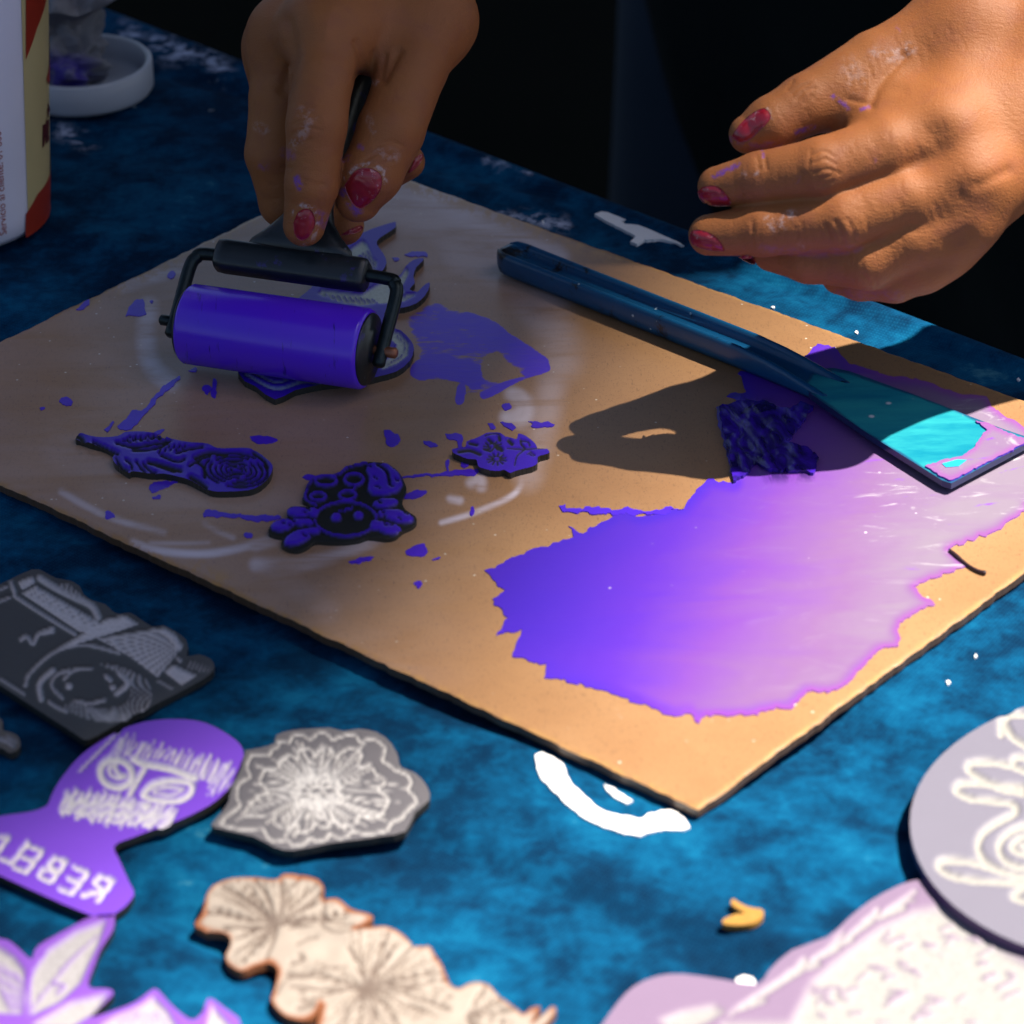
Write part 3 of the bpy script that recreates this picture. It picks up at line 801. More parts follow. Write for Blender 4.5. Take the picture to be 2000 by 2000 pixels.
a.fill(arc(520, 1000, 26, 26), 1.0).fill(arc(850, 1010, 22, 22), 1.0).line([(800, 925), (835, 955)], 14, 1.0)
a.lines([[(160, 650), (200, 625), (250, 680), (290, 610), (400, 565)], [(330, 600), (400, 590)]], 13, 0.8)
a.line([(1340, 790), (1360, 810)], 12, 0.8).line([(1190, 960), (1300, 1020)], 8, 0.6)
for i in range(6):
    a.line([(1420 + i * 28, 870 + i * 5), (1440 + i * 28, 810 + i * 8)], 4, 0.4)
block('camera_block', 'grey lino block carved with a film camera, lower left on the cloth', zk([(-400, 430), (0, 235), (240, 125), (330, 140), (420, 190), (520, 205), (600, 250), (630, 310), (700, 360), (790, 385), (850, 440), (900, 460), (980, 450), (1060, 500), (1150, 555), (1230, 545), (1320, 590), (1400, 650), (1420, 720), (1410, 780), (1500, 765), (1590, 800), (1620, 860), (1580, 920), (1450, 1000), (1200, 1130), (1000, 1230), (800, 1340), (660, 1410), (560, 1360), (0, 1000), (-500, 690)]), ZC, a, mat_block('bare_grey_lino', (0.050, 0.048, 0.050), (0.60, 0.57, 0.62), 0.42, cut_rough=0.6, spec=0.5), 4.2, sm=2, jit=0.12)

# masked face with mirrored lettering
zf = Z(0, 1400, 0.4658)
a = Art(zf, 0.4658)
for i in range(46):
    x = 480 + i * 10.6
    y = 120 + i * 2.6 + 14 * math.sin(i * 1.7)
    ln = 70 + 26 * math.sin(i * 2.3) + random.uniform(-14, 14)
    a.line([(x + 22, y - ln * 0.5), (x - 16, y + ln * 0.6)], random.uniform(2.4, 4.6), random.uniform(0.65, 1))
for i in range(50):
    x = 265 + i * 9.4
    y = 355 + i * 1.4 + 8 * math.sin(i)
    ln = (115 + 22 * math.sin(i * 1.9)) * (1 - 0.35 * abs(i - 22) / 25)
    a.line([(x + 14, y - ln * 0.55), (x - 14, y + ln * 0.5)], random.uniform(3, 5.4), random.uniform(0.75, 1))
for i in range(14):
    a.line([(330 + i * 12, 230 - i * 12), (360 + i * 12, 195 - i * 12)], 3.5, 0.8)
    a.line([(870 + (i % 5) * 20, 330 - i * 6), (900 + (i % 5) * 16, 290 - i * 6)], 3, 0.6)
a.fill([(395, 215), (430, 170), (480, 160), (540, 160), (700, 180), (800, 225), (830, 270), (815, 320), (740, 365), (660, 360), (570, 340), (545, 325), (500, 300), (430, 275), (400, 245)], 0.0, 4)
a.line(arc(487, 232, 68, 58, rot=20), 15, 1.0, sm=False).line(arc(492, 222, 36, 28, 20, 250, rot=20), 9, 0.9).line([(480, 205), (500, 235), (525, 245)], 9, 1)
a.line([(560, 170), (600, 190), (720, 215), (815, 250)], 16, 1.0).line([(605, 215), (575, 265), (545, 318)], 12, 1.0)
a.line([(600, 320), (640, 280), (720, 262), (800, 275), (795, 320), (740, 348), (650, 342), (600, 325)], 13, 1.0).line([(640, 305), (690, 290), (770, 295)], 7, 0.9).line([(650, 315), (720, 322), (765, 305)], 6, 0.9)
GL = {'R': [[(0, 0), (0, 1), (.55, .95), (.6, .65), (.05, .5), (.65, 0)]], 'E': [[(.55, 0), (0, 0), (0, 1), (.6, 1)], [(0, .5), (.5, .5)]], 'B': [[(0, 0), (0, 1), (.5, .95), (.5, .6), (0, .5), (.6, .35), (.55, .05), (0, 0)]], 'L': [[(0, 1), (0, 0), (.55, 0)]], 'D': [[(0, 0), (0, 1), (.5, .8), (.6, .4), (.4, .05), (0, 0)]]}
for ch, ox, oy in (('R', 410, 770), ('E', 303, 738), ('B', 213, 690), ('E', 112, 648), ('L', 52, 610), ('D', -30, 590)):
    for l in GL[ch]:
        a.line([(ox - x * 95 + y * 66, oy - x * 36 - y * 88) for x, y in l], 8.5, 1.0, 0.4, sm=False)
FM = mat_block('inked_face_lino', (0.17, 0.055, 0.56), (0.60, 0.58, 0.60), 0.45, mott=0.15, cut_rough=0.8)
face = block('face_block', 'violet lino block carved with a masked face and mirrored letters on the cloth', zf([(200, 370), (230, 300), (270, 240), (340, 160), (440, 90), (540, 40), (640, 15), (760, 10), (860, 25), (950, 70), (1010, 120), (1020, 170), (1000, 240), (950, 310), (880, 370), (760, 430), (650, 470), (560, 505), (480, 540), (500, 600), (540, 690), (560, 750), (490, 820), (390, 835), (0, 665), (-150, 590), (-150, 430), (0, 415), (140, 395)]), ZC, a, FM, 4.6, sm=3)

# grey dahlia
dah = [(1030, 140), (1090, 130), (1150, 110), (1160, 75), (1230, 55), (1300, 50), (1380, 45), (1440, 60), (1500, 50), (1580, 65), (1640, 110), (1670, 170), (1680, 210), (1740, 235), (1790, 290), (1800, 350), (1740, 400), (1700, 480), (1600, 500), (1500, 515), (1380, 530), (1230, 560), (1150, 545), (1060, 500), (900, 465), (895, 440), (930, 400), (960, 350), (970, 290), (1000, 220)]
a = Art(zf, 0.4658)
dc = np.array((1325.0, 305.0))
dn = densify(smooth_line(dah + [dah[0]], 3)[:-1], 12)
dth, dr = np.arctan2(dn[:, 1] - dc[1], dn[:, 0] - dc[0]), np.linalg.norm(dn - dc, axis=1)
od = np.argsort(dth)
def drad(t):
    return np.interp((t + math.pi) % (2 * math.pi) - math.pi, dth[od], dr[od], period=2 * math.pi)
def dpt(t, k):
    r_ = drad(t) * k
    return (dc[0] + r_ * math.cos(t), dc[1] + r_ * math.sin(t))
for i in range(64):
    t = i * 2 * math.pi / 64 + random.uniform(-.03, .03)
    k1 = random.uniform(0.5, 0.82)
    a.line([dpt(t, 0.16), dpt(t + 0.05, k1 * 0.6), dpt(t + 0.02, k1)], random.uniform(2.2, 4.6), random.uniform(0.5, 0.95))
for rr_, n_, amp, w_ in ((0.92, 15, 0.06, 3.6), (0.70, 12, 0.09, 3.4), (0.28, 9, 0.06, 4)):
    pts = []
    for i in range(n_ * 10 + 1):
        t = i * 2 * math.pi / (n_ * 10)
        pts.append(dpt(t, rr_ - amp * abs(math.cos(t * n_ / 2)) ** 5 * 1.6))
    a.line(pts, w_, 0.95, sm=False)
for i in range(10):
    t = i * 0.63
    a.line([dpt(t, 0.06), dpt(t + 0.4, 0.16)], 6, 0.9)
block('dahlia_block', 'grey lino block carved with a many petalled dahlia, beside the violet face', zf(dah), ZC, a, mat_block('bare_pale_grey_lino', (0.10, 0.095, 0.11), (0.46, 0.45, 0.46), 0.55, cut_rough=0.7), 4.4, sm=2, jit=0.15)

# pale hibiscus, nearly all cut away
zh = Z(360, 1680, 0.4141)
hib = [(50, 290), (90, 230), (110, 150), (160, 100), (250, 80), (340, 70), (430, 90), (470, 65), (560, 60), (630, 80), (660, 130), (660, 180), (720, 180), (790, 220), (890, 260), (850, 300), (800, 320), (900, 310), (1000, 320), (1050, 360), (1090, 410), (1150, 405), (1180, 440), (1220, 500), (1250, 570), (1290, 600), (1350, 575), (1430, 580), (1480, 630), (1560, 690), (1600, 720), (1640, 690), (1680, 690), (1640, 760), (1700, 720), (1740, 690), (1750, 720), (1680, 800), (1600, 900), (1200, 1000), (640, 1000), (650, 680), (620, 730), (560, 755), (470, 730), (410, 660), (430, 590), (440, 510), (400, 480), (340, 500), (270, 530), (210, 490), (195, 440), (220, 390), (200, 350), (130, 335), (60, 310)]
a = Art(zh, 0.4141)
def petal_lines(c, ends, w, n):
    for (x, y) in ends:
        for k in range(n):
            ex, ey = x + random.uniform(-55, 55), y + random.uniform(-40, 40)
            a.line([c, ((c[0] + ex) / 2 + random.uniform(-12, 12), (c[1] + ey) / 2 + random.uniform(-10, 10)), (ex, ey)], w, random.uniform(0.4, 0.95))
petal_lines((850, 590), [(830, 360), (920, 350), (1000, 390), (1100, 430), (1180, 490), (1220, 560), (1230, 640), (1150, 720), (1050, 760), (920, 780), (780, 780), (700, 740), (520, 560), (480, 620), (600, 520), (1000, 900), (850, 880)], 2.2, 5)
petal_lines((440, 290), [(140, 170), (110, 230), (120, 290), (200, 120), (280, 110), (360, 100), (480, 110), (540, 90), (600, 110), (620, 170), (330, 420), (260, 450), (300, 330), (580, 280), (700, 250), (800, 260)], 2.2, 5)
petal_lines((1330, 720), [(1400, 620), (1480, 660), (1540, 720), (1460, 820), (1380, 830)], 2.2, 5)
a.line([(430, 620), (480, 560), (600, 520), (760, 500)], 6, 0.6).line([(500, 480), (560, 460), (540, 440)], 8, 0.7).line([(530, 390), (570, 360), (620, 350)], 7, 0.6).fill(arc(850, 592, 36, 28), 0.8, 6)
for e_ in ((770, 400), (960, 330), (1080, 400), (1230, 520), (1250, 700), (1020, 800), (700, 800), (600, 640), (480, 520)):
    a.line([(850, 590), ((850 + e_[0]) / 2 + 18, (590 + e_[1]) / 2 - 10), e_], 6.5, 0.75)
for e_ in ((90, 240), (180, 110), (330, 80), (450, 100), (640, 150), (600, 260), (380, 460), (240, 360)):
    a.line([(440, 290), ((440 + e_[0]) / 2 + 12, (290 + e_[1]) / 2 - 8), e_], 6, 0.75)
a.line([(660, 200), (640, 280), (700, 330), (780, 330)], 7, 0.6).line([(450, 280), (470, 160), (460, 90)], 6, 0.6).line([(540, 690), (600, 670), (560, 650)], 16, 0.6)
block('hibiscus_block', 'cream lino block of hibiscus blossoms with rusty edges at the bottom of the cloth', zh(hib), ZC, a, mat_block('cut_cream_lino', (0.285, 0.245, 0.215), (0.050, 0.027, 0.021), 0.65, side=(0.16, 0.055, 0.02), mott=0.5, ns=70, edge_col=(0.17, 0.055, 0.02)), 4.5, sm=3, depth=0.0010, zfun=lambda w: 0.0016 * (vnoise(w, 170, 71, 2) - 0.6))

# violet lily at the corner
a = Art(zf, 0.4658)
for p in ([(440, 855), (410, 950), (375, 1020), (335, 1110), (250, 1190), (120, 1250), (112, 1170), (140, 1060), (200, 980), (320, 900)], [(-150, 960), (0, 965), (60, 1005), (100, 1060), (100, 1160), (90, 1240), (-150, 1230)], [(450, 1160), (300, 1195), (140, 1290), (300, 1295), (400, 1232)], [(645, 1175), (600, 1210), (480, 1262), (420, 1300), (740, 1300), (700, 1230)], [(890, 1210), (868, 1300), (970, 1300)]):
    a.fill(p, 1.0, 5)
for i in range(9):
    a.line([(130 + i * 3, 1225 - i * 6), (200 + i * 14, 1130 - i * 16), (280 + i * 16, 1020 - i * 14)], 4, random.uniform(0.3, 0.7))
    a.line([(-40 + i * 14, 1000 + i * 8), (0 + i * 12, 1140), (40 + i * 6, 1220)], 4, random.uniform(0.3, 0.8))
    a.line([(500 + i * 25, 1280), (560 + i * 14, 1230)], 4, random.uniform(0.3, 0.7))
a.line([(225, 1110), (270, 1120), (240, 1150)], 7, 0.2).line([(125, 1250), (130, 1080), (190, 990)], 5, 0.0)
lily = [(480, 825), (475, 890), (425, 970), (400, 1030), (370, 1130), (450, 1140), (475, 1160), (430, 1210), (380, 1260), (470, 1235), (570, 1195), (630, 1150), (660, 1145), (720, 1210), (800, 1270), (850, 1240), (875, 1180), (940, 1220), (1010, 1290), (900, 1400), (300, 1500), (-200, 1400), (-200, 920), (0, 930), (60, 955), (130, 1015), (160, 960), (300, 880), (390, 835)]
block('lily_block', 'violet and white lino block of pointed lily petals below the mirrored letters', zf(lily), ZC, a, mat_block('inked_lily_lino', (0.165, 0.06, 0.38), (0.29, 0.28, 0.30), 0.45, mott=0.15, cut_rough=0.8), 5.0, sm=3)

# big pale block under the disc
zd = Z(1150, 1350, 0.44)
a = Art(zd, 0.44)
big = [(60, 1477), (130, 1380), (200, 1310), (300, 1265), (420, 1255), (600, 1280), (750, 1300), (800, 1240), (900, 1150), (1060, 1090), (1150, 1010), (1250, 930), (1380, 860), (1480, 835), (1560, 850), (1700, 1000), (2000, 1180), (2300, 1400), (2300, 1900), (0, 1900)]
a.fill([(900, 1477), (1000, 1290), (1150, 1160), (1300, 1050), (1450, 980), (1560, 960), (1700, 1060), (2000, 1240), (2250, 1420), (2250, 1850), (700, 1850), (600, 1477)], 1.0, 14)
a.fill([(320, 1460), (420, 1420), (560, 1395), (600, 1420), (520, 1470), (400, 1520)], 0.9, 8)
for i in range(30):
    x, y = 620 + i * 26, 1440 - i * 17
    a.line([(x, y), (x + random.uniform(40, 120), y - random.uniform(20, 80))], random.uniform(5, 12), random.uniform(0.6, 1))
for i in range(46):
    x = random.uniform(950, 1930)
    y = random.uniform(max(1000, 1900 - x * 0.62), 1477)
    a.line([(x, y), (x + random.uniform(30, 90), y + random.uniform(-40, 25))], random.uniform(5, 11), random.uniform(0.0, 0.3))
block('pale_block', 'large pale pink and white lino block lying under the round disc', zd(big), ZC, a, mat_block('pale_pink_lino', (0.165, 0.118, 0.195), (0.245, 0.243, 0.245), 0.45, side=(0.12, 0.05, 0.2), mott=0.12, cut_rough=0.7), 6.0, sm=2)

# round disc with an open hand and an eye
a = Art(zd, 0.44)
for l in ([(1830, 190), (1835, 130), (1900, 100), (1990, 120), (2040, 180)], [(1840, 130), (1880, 200), (1950, 250), (2000, 330)], [(1990, 375), (1932, 350), (1880, 330), (1780, 312), (1692, 320), (1690, 350), (1750, 390), (1830, 430), (1932, 450)],
          [(1932, 425), (1850, 418), (1760, 408), (1650, 410), (1632, 440), (1700, 475), (1800, 485), (1885, 500), (1890, 540), (1800, 590), (1742, 640), (1730, 700), (1770, 760), (1850, 800), (1940, 820), (2060, 840)],
          [(1840, 800), (1700, 757), (1575, 750), (1556, 780), (1620, 820), (1750, 840), (1960, 850)], [(2080, 600), (1932, 598), (1850, 640), (1820, 690), (1850, 750), (1932, 780), (2080, 790)], [(2020, 640), (1932, 640), (1890, 670), (1882, 695), (1932, 720), (2020, 725)], [(1885, 300), (1930, 290), (1980, 330)], [(1950, 930), (1885, 910), (1932, 870), (2000, 865)], [(1930, 680), (1960, 690)]):
    a.line(l, 15, 1.0, 0.35)
disc = arc(2261, 1606, 484, 268, 0, 360, 72)
disc = [(x, y + (18 if y > 1606 else 0) * (y - 1606) / 268) for x, y in disc]
block('disc_block', 'round lavender lino disc carved with a white open hand and eye', zd([((x - 1150) / 0.44, (y - 1350) / 0.44) for x, y in disc]), ZT + 0.0044, a, mat_block('lavender_lino', (0.132, 0.127, 0.172), (0.255, 0.25, 0.24), 0.5, side=(0.05, 0.02, 0.1), mott=0.1, edge_col=None, cut_rough=0.7), 5.5, sm=0, thick=0.0022)
# scrap of lino cut at the left margin
a = Art(lambda p: p, 1.0)
a.line([(-20, 1440), (10, 1445), (25, 1455)], 4, 1.0).line([(15, 1438), (30, 1448)], 3, 0.8)
block('scrap_block', 'small grey and brown carved lino scrap at the left margin', [(-60, 1400), (0, 1402), (5, 1425), (20, 1430), (35, 1438), (40, 1455), (32, 1466), (18, 1470), (0, 1460), (-60, 1440)], ZC, a, mat_block('scrap_lino', (0.13, 0.11, 0.10), (0.35, 0.34, 0.38), 0.6), 4.0)

chip = plate('petal_chip', zd([(640, 920), (680, 945), (720, 960), (770, 970), (772, 1000), (730, 1030), (660, 1038), (600, 1032), (598, 1012), (650, 990), (692, 985), (655, 962), (630, 940)]), ZT + 0.0012, 0.0014, plain('orange_petal', (0.34, 0.17, 0.025), 0.6, 0.3, 400), None, 4, sm=3, relief=0.001)
tag(chip, 'tiny yellow orange petal chip lying alone on the blue cloth', 'chip')
st = P([(1855, 1075), (1866, 1084), (1880, 1096), (1900, 1110), (1915, 1117), (1924, 1119)], 0.0006)
tag(tube('lino_shaving', st, [0.0005, 0.0006, 0.0004, 0.0005, 0.0007], plain('dark_shaving', (0.02, 0.005, 0.01), 0.5), None, 8, 4), 'thin dark curled shaving lying at the edge of the violet puddle', 'shaving')

# ------------------------------------------------------------------ brayer
ra, rb_ = P([(368, 632)], 0.0134)[0], P([(718, 682)], 0.0134)[0]
RR = 0.0114
bdir = unit(rb_ - ra)
back = np.array([-bdir[1], bdir[0], 0.0])
up = np.array([0, 0, 1.0])
udir = unit(0.75 * back + 0.66 * up)
ndir = unit(np.cross(bdir, udir))
if ndir[2] < 0:
    ndir = -ndir
rc = (ra + rb_) / 2
HL = np.linalg.norm(rb_ - ra) / 2
bray = empty('brayer')
tag(bray, 'black handled ink brayer with a violet rubber roller pressed on the board', 'brayer')
k = MatB('inked_rubber')
loc = k.noise(40, 4, 0.6)
scrt = k.noise(700, 3, 0.6, vec=k.map((1, 0.12, 0.12), (0, 0, 0.3)))
k.set(Base_Color=k.mix(k.smooth(scrt, 0.63, 0.75), k.mix(loc, (0.065, 0.016, 0.68), (0.11, 0.016, 0.62)), (0.02, 0.01, 0.2)), Roughness=k.mixf(k.noise(60, 4), 0.16, 0.32), Specular_IOR_Level=0.5, Normal=k.bump(k.math('ADD', scrt, k.math('MULTIPLY', k.noise(1400, 2), 0.6)), 0.12, 0.0002))
ROLLM = k.m
prof = [(-HL - 0.0002, RR - 0.0012), (-HL + 0.0002, RR - 0.0004), (-HL + 0.0009, RR), (HL - 0.0009, RR), (HL - 0.0002, RR - 0.0004), (HL + 0.0002, RR - 0.0012)]
rollo = loft('roller', [ring(rc + bdir * s, ndir * r_, np.cross(bdir, ndir) * r_, 72) for s, r_ in prof], ROLLM, bray)
for sg in (-1, 1):
    loft('end_cap', [ring(rc + bdir * sg * (HL + t), ndir * r_, np.cross(bdir, ndir) * r_, 40) for t, r_ in ((0.0001, RR * 0.9), (0.0008, RR * 0.88), (0.0010, RR * 0.55), (0.0018, RR * 0.5), (0.002, RR * 0.2))], BLACKP, rollo)
RL = 0.0215
off = HL + 0.0042
c0, c1 = rc - bdir * off, rc + bdir * off
wire = [c0 - udir * 0.004, c0 + udir * 0.006, c0 + udir * (RL - 0.005), c0 + udir * (RL - 0.0015) + bdir * 0.0012, c0 + udir * RL + bdir * 0.005, rc + udir * RL, c1 + udir * RL - bdir * 0.005, c1 + udir * (RL - 0.0015) - bdir * 0.0012, c1 + udir * (RL - 0.005), c1 + udir * 0.006, c1 - udir * 0.004]
wiro = tube('wire_frame', wire, 0.0019, DARKM, bray, 16, 7)
for c_, sg in ((c0, -1), (c1, 1)):
    tube('axle_pin', [c_ - bdir * sg * 0.004, c_ + bdir * sg * 0.0022, c_ + bdir * sg * 0.0040], [0.0013, 0.0016, 0.0016], DARKM if sg < 0 else plain('copper_pin', (0.30, 0.12, 0.07), 0.4, 0.3, Metallic=0.6), wiro, 12)
bc = rc + udir * RL
secs = []
for s, q in ((-0.0240, 0.72), (-0.0233, 0.95), (-0.021, 1), (0.019, 1), (0.0208, 0.95), (0.0215, 0.72)):
    secs.append(ring(bc + bdir * s, udir * 0.0046 * q, ndir * 0.0040 * q, 28, 3.6))
loft('holder_bar', secs, BLACKP, bray)
secs = []
for t, wa, wb in ((0.0, 0.0165, 0.0034), (0.0035, 0.0150, 0.0036), (0.007, 0.0112, 0.0040), (0.011, 0.0078, 0.0046), (0.016, 0.0060, 0.0052), (0.024, 0.0056, 0.0056), (0.040, 0.0064, 0.0062), (0.060, 0.0070, 0.0068), (0.080, 0.0066, 0.0066), (0.100, 0.0060, 0.0060), (0.108, 0.0046, 0.0046), (0.111, 0.0015, 0.0015)):
    secs.append(ring(bc + udir * (0.003 + t), bdir * wa, ndir * wb, 28, 2.4))
loft('handle', secs, BLACKP, bray)

# ------------------------------------------------------------------ spatula
spat = empty('spatula')
tag(spat, 'blue plastic ink spatula with a turquoise blade lying across the board', 'spatula')
k = MatB('blue_plastic')
wear = k.noise(130, 5, 0.65, vec=k.map((1, 1, 1), (0, 0, 0.6)))
grime = k.smooth(k.noise(75, 6, 0.75, vec=k.map((0.5, 1.6, 1), (0, 0, 0.62))), 0.56, 0.64)
c_ = k.mix(wear, (0.002, 0.075, 0.19), (0.002, 0.045, 0.12))
c_ = k.mix(grime, c_, (0.003, 0.006, 0.012))
c_ = k.mix(k.math('MULTIPLY', k.smooth(k.voro(180), 0.10, 0.05), k.smooth(k.noise(35, 3), 0.5, 0.6)), c_, (0.5, 0.62, 0.68))
k.set(Base_Color=c_, Roughness=0.32, Normal=k.bump(wear, 0.15, 0.0004))
SPM = k.m
h0, h1 = P([(985, 474)], 0.0085)[0], P([(1602, 732)], 0.0060)[0]
ax = h1 - h0; ax[2] = 0
HLn = np.linalg.norm(ax); ax = ax / HLn
ac = np.array([-ax[1], ax[0], 0.0])
base_prof = [(-5.2, 0, 0), (-6.0, 2.0, 0), (-6.1, 6.4, 0), (-5.8, 7.8, 0), (-5.1, 8.3, 0), (-4.3, 7.9, 0), (-3.9, 6.6, 0), (-3.4, 4.6, 1), (-1.8, 3.8, 1), (0, 3.6, 1), (1.8, 3.8, 1), (3.4, 4.6, 1), (3.9, 6.6, 0), (4.3, 7.9, 0), (5.1, 8.3, 0), (5.8, 7.8, 0), (6.1, 6.4, 0), (6.0, 2.0, 0), (5.2, 0, 0), (3, -0.4, 0), (-3, -0.4, 0)]
secs = []
def spsec(s, kw, hh, floor, zb):
    r_ = []
    for x, y, fl in base_prof:
        yy = y * hh
        if fl:
            yy = max(yy, (4.0 + 4.0 * floor) * hh)
        r_.append(h0 * np.array([1, 1, 0]) + ax * s + ac * x * kw * 0.00092 + up * (zb + yy * 0.00085))
    return np.array(r_)
for s, kw, hh, fl, zb in ((-0.0008, 0.35, 0.6, 1, 2.2), (0.0, 0.6, 0.85, 1, 1.6), (0.0018, 0.86, 0.98, 0.95, 1.2), (0.004, 0.97, 1, 0.6, 1.0), (0.0065, 1, 1, 0.12, 1.0), (0.009, 1, 1, 0, 1.0), (0.03, 0.96, 1, 0, 1.0), (0.055, 0.94, 1, 0, 1.0), (HLn - 0.026, 0.95, 1.0, 0, 1.0), (HLn - 0.016, 0.97, 0.9, 0, 1.0), (HLn - 0.008, 1.0, 0.74, 0.05, 1.0), (HLn - 0.002, 1.04, 0.58, 0.2, 1.0), (HLn + 0.004, 1.08, 0.42, 0.6, 1.05), (HLn + 0.008, 1.08, 0.32, 1, 1.1)):
    secs.append(spsec(s, kw, hh, fl, zb * 0.001))
loft('handle', secs, SPM, spat)
k = MatB('turquoise_plastic')
wear = k.noise(90, 5, 0.65, vec=k.map((0.4, 1.4, 1), (0, 0, -0.62)))
c_ = k.mix(k.smooth(wear, 0.3, 0.7), (0.003, 0.15, 0.23), (0.02, 0.26, 0.29))
c_ = k.mix(k.math('MULTIPLY', k.smooth(k.voro(170), 0.20, 0.08), k.smooth(k.noise(60, 3), 0.54, 0.6)), c_, (0.5, 0.52, 0.55))
sc_ = k.smooth(k.noise(260, 4, 0.7, vec=k.map((0.3, 2.0, 1), (0, 0, -0.6))), 0.68, 0.78)
c_ = k.mix(sc_, c_, (0.005, 0.06, 0.14))
ed_ = k.smooth(k.math('ADD', k.attr('edge'), k.math('MULTIPLY', k.math('SUBTRACT', k.noise(60, 3), 0.5), 0.6)), 0.22, 0.02)
c_ = k.mix(k.math('MULTIPLY', ed_, 0.75), c_, (0.01, 0.02, 0.10))
k.set(Base_Color=k.mix(k.attr('side'), c_, (0.01, 0.02, 0.08)), Roughness=0.28, Normal=k.bump(wear, 0.12, 0.0004))
blade = [(1585, 770), (1570, 752), (1590, 722), (1627, 718), (1660, 725), (1785, 770), (1900, 815), (1960, 838), (2020, 858), (1858, 944), (1840, 938), (1700, 850), (1620, 795)]
blado = plate('blade', blade, 0.0036, 0.0018, k.m, spat, 5)
plate('paint_smear', [(1808, 910), (1840, 898), (1880, 890), (1905, 872), (1918, 850), (1928, 838), (1905, 822), (1930, 826), (1962, 842), (2012, 860), (1858, 938), (1845, 934)], 0.0041, 0.0006, MP, blado, 5, extra={'white': lambda q: np.full(len(q), 0.85), 'swirl': lambda q: np.full(len(q), 0.8)}, jit=0.8)
plate('paint_fleck', [(1840, 905), (1870, 897), (1888, 898), (1872, 910), (1848, 912)], 0.0043, 0.0004, plain('cyan_paint', (0.01, 0.38, 0.6), 0.4), blado, 4)

# ------------------------------------------------------------------ tub, lid and rag
TR = 0.0295
tc = P([(98 - 187, 425)], ZT)[0]
tub = empty('mayonnaise_tub')
tag(tub, 'white plastic mayonnaise tub with red and cream label at the left margin', 'tub')
WPL = plain('white_plastic', (0.84, 0.80, 0.92), 0.3, 0.06, 60, 0.05)
body = lathe('tub_body', [(TR - 0.005, 0), (TR - 0.0018, 0.0006), (TR, 0.003), (TR + 0.0006, 0.008), (TR + 0.0078, 0.10), (TR + 0.0090, 0.118), (TR + 0.0050, 0.122), (TR + 0.0050, 0.130), (TR + 0.0035, 0.130), (TR + 0.0035, 0.10), (TR - 0.004, 0.004), (0.002, 0.003)], tc, WPL, tub, 96)
def tub_r(z):
    return np.interp(z - tc[2], [0.003, 0.008, 0.10, 0.118], [TR, TR + 0.0006, TR + 0.0078, TR + 0.0090])
def tub_ang(x, y):
    o_, d_ = CAM, unit(Q(x, y, 1.0) - CAM)
    best = None
    for t in np.linspace(0.8, 1.3, 4000):
        q = o_ + d_ * t
        if np.hypot(q[0] - tc[0], q[1] - tc[1]) <= tub_r(q[2]):
            best = q; break
    if best is None:
        q = o_ + d_ * 1.03
        best = q
    return math.atan2(best[1] - tc[1], best[0] - tc[0]), best[2]
def tub_patch(name, poly, mat, lift, g=0.0018, par=None):
    """patch of label given in (angle, height) round the tub"""
    poly = np.array(poly) * np.array([TR, 1.0])
    v, fs, rg = tri_px(poly, g)
    th = v[:, 0] / TR
    rr_ = tub_r(v[:, 1]) + lift
    w = np.stack([tc[0] + rr_ * np.cos(th), tc[1] + rr_ * np.sin(th), v[:, 1]], 1)
    return mesh(name, w, fs, mat, par or labo or tub, True)
a48, _ = tub_ang(48, 250)
zt_ = lambda y: tub_ang(48, y)[1]
CREAM, RED = plain('label_cream', (0.62, 0.50, 0.24), 0.4, 0.08, 80, 0.03), plain('label_red', (0.36, 0.03, 0.012), 0.4, 0.1, 80, 0.03)
DRED = plain('label_print', (0.10, 0.012, 0.012), 0.5)
zlo, zhi = zt_(462), 0.105
aend = a48 + 2.2
labo = None
labo = tub_patch('label', [(a48, zlo), (aend, zlo), (aend, zhi), (a48, zhi)], CREAM, 0.0002)
def tp(pts):
    return [tub_ang(*p) for p in pts]
tub_patch('label_shape', tp([(48.5, -60), (104, -60), (88, 0), (70, 55), (55, 100), (48.5, 116)]), RED, 0.0004)
r1 = tp([(101, 97), (95, 125), (88, 155), (92, 165)])
tub_patch('label_shape', r1 + [(r1[3][0] + 0.5, r1[3][1] - 0.002), (r1[0][0] + 0.4, r1[0][1] + 0.012)], RED, 0.0004)
r2 = tp([(96, 335), (72, 378), (48.5, 418), (48.5, 464)])
tub_patch('label_shape', r2 + [(aend - 0.02, zlo + 0.0005), (aend - 0.02, zlo + 0.035), (r2[0][0] + 0.5, r2[0][1] + 0.012)], RED, 0.0004)
zm = Z(0, 180, 0.0673)
for pl in ([(1205, 950), (1275, 915), (1255, 1570), (1200, 1605)], [(1255, 960), (1290, 920), (1330, 1460), (1290, 1525)], [(1330, 840), (1390, 770), (1380, 1420), (1330, 1460)], [(1440, 730), (1480, 690), (1430, 1330), (1400, 1390)], [(1460, 740), (1480, 690), (1520, 1190), (1480, 1250)], [(1330, 480), (1400, 420), (1370, 720), (1345, 740)], [(1380, 560), (1420, 540), (1520, 330), (1490, 350)]):
    tub_patch('letter', tp(zm(pl)), DRED, 0.0004, 0.001)
tcv = bpy.data.curves.new('small_print', 'FONT')
tcv.body = 'Servicio al cliente: 01 800'
tcv.size = 0.0034
to = bpy.data.objects.new('small_print', tcv)
link(to)
bpy.context.view_layer.update()
tm = bpy.data.meshes.new_from_object(to.evaluated_get(bpy.context.evaluated_depsgraph_get()))
bpy.data.objects.remove(to)
co = np.array([tuple(v.co) for v in tm.vertices])
a8, z8_ = tub_ang(11.5, 462)
th = a8 - co[:, 1] / TR
zz = z8_ + 0.001 + co[:, 0]
rr_ = tub_r(zz) + 0.0004
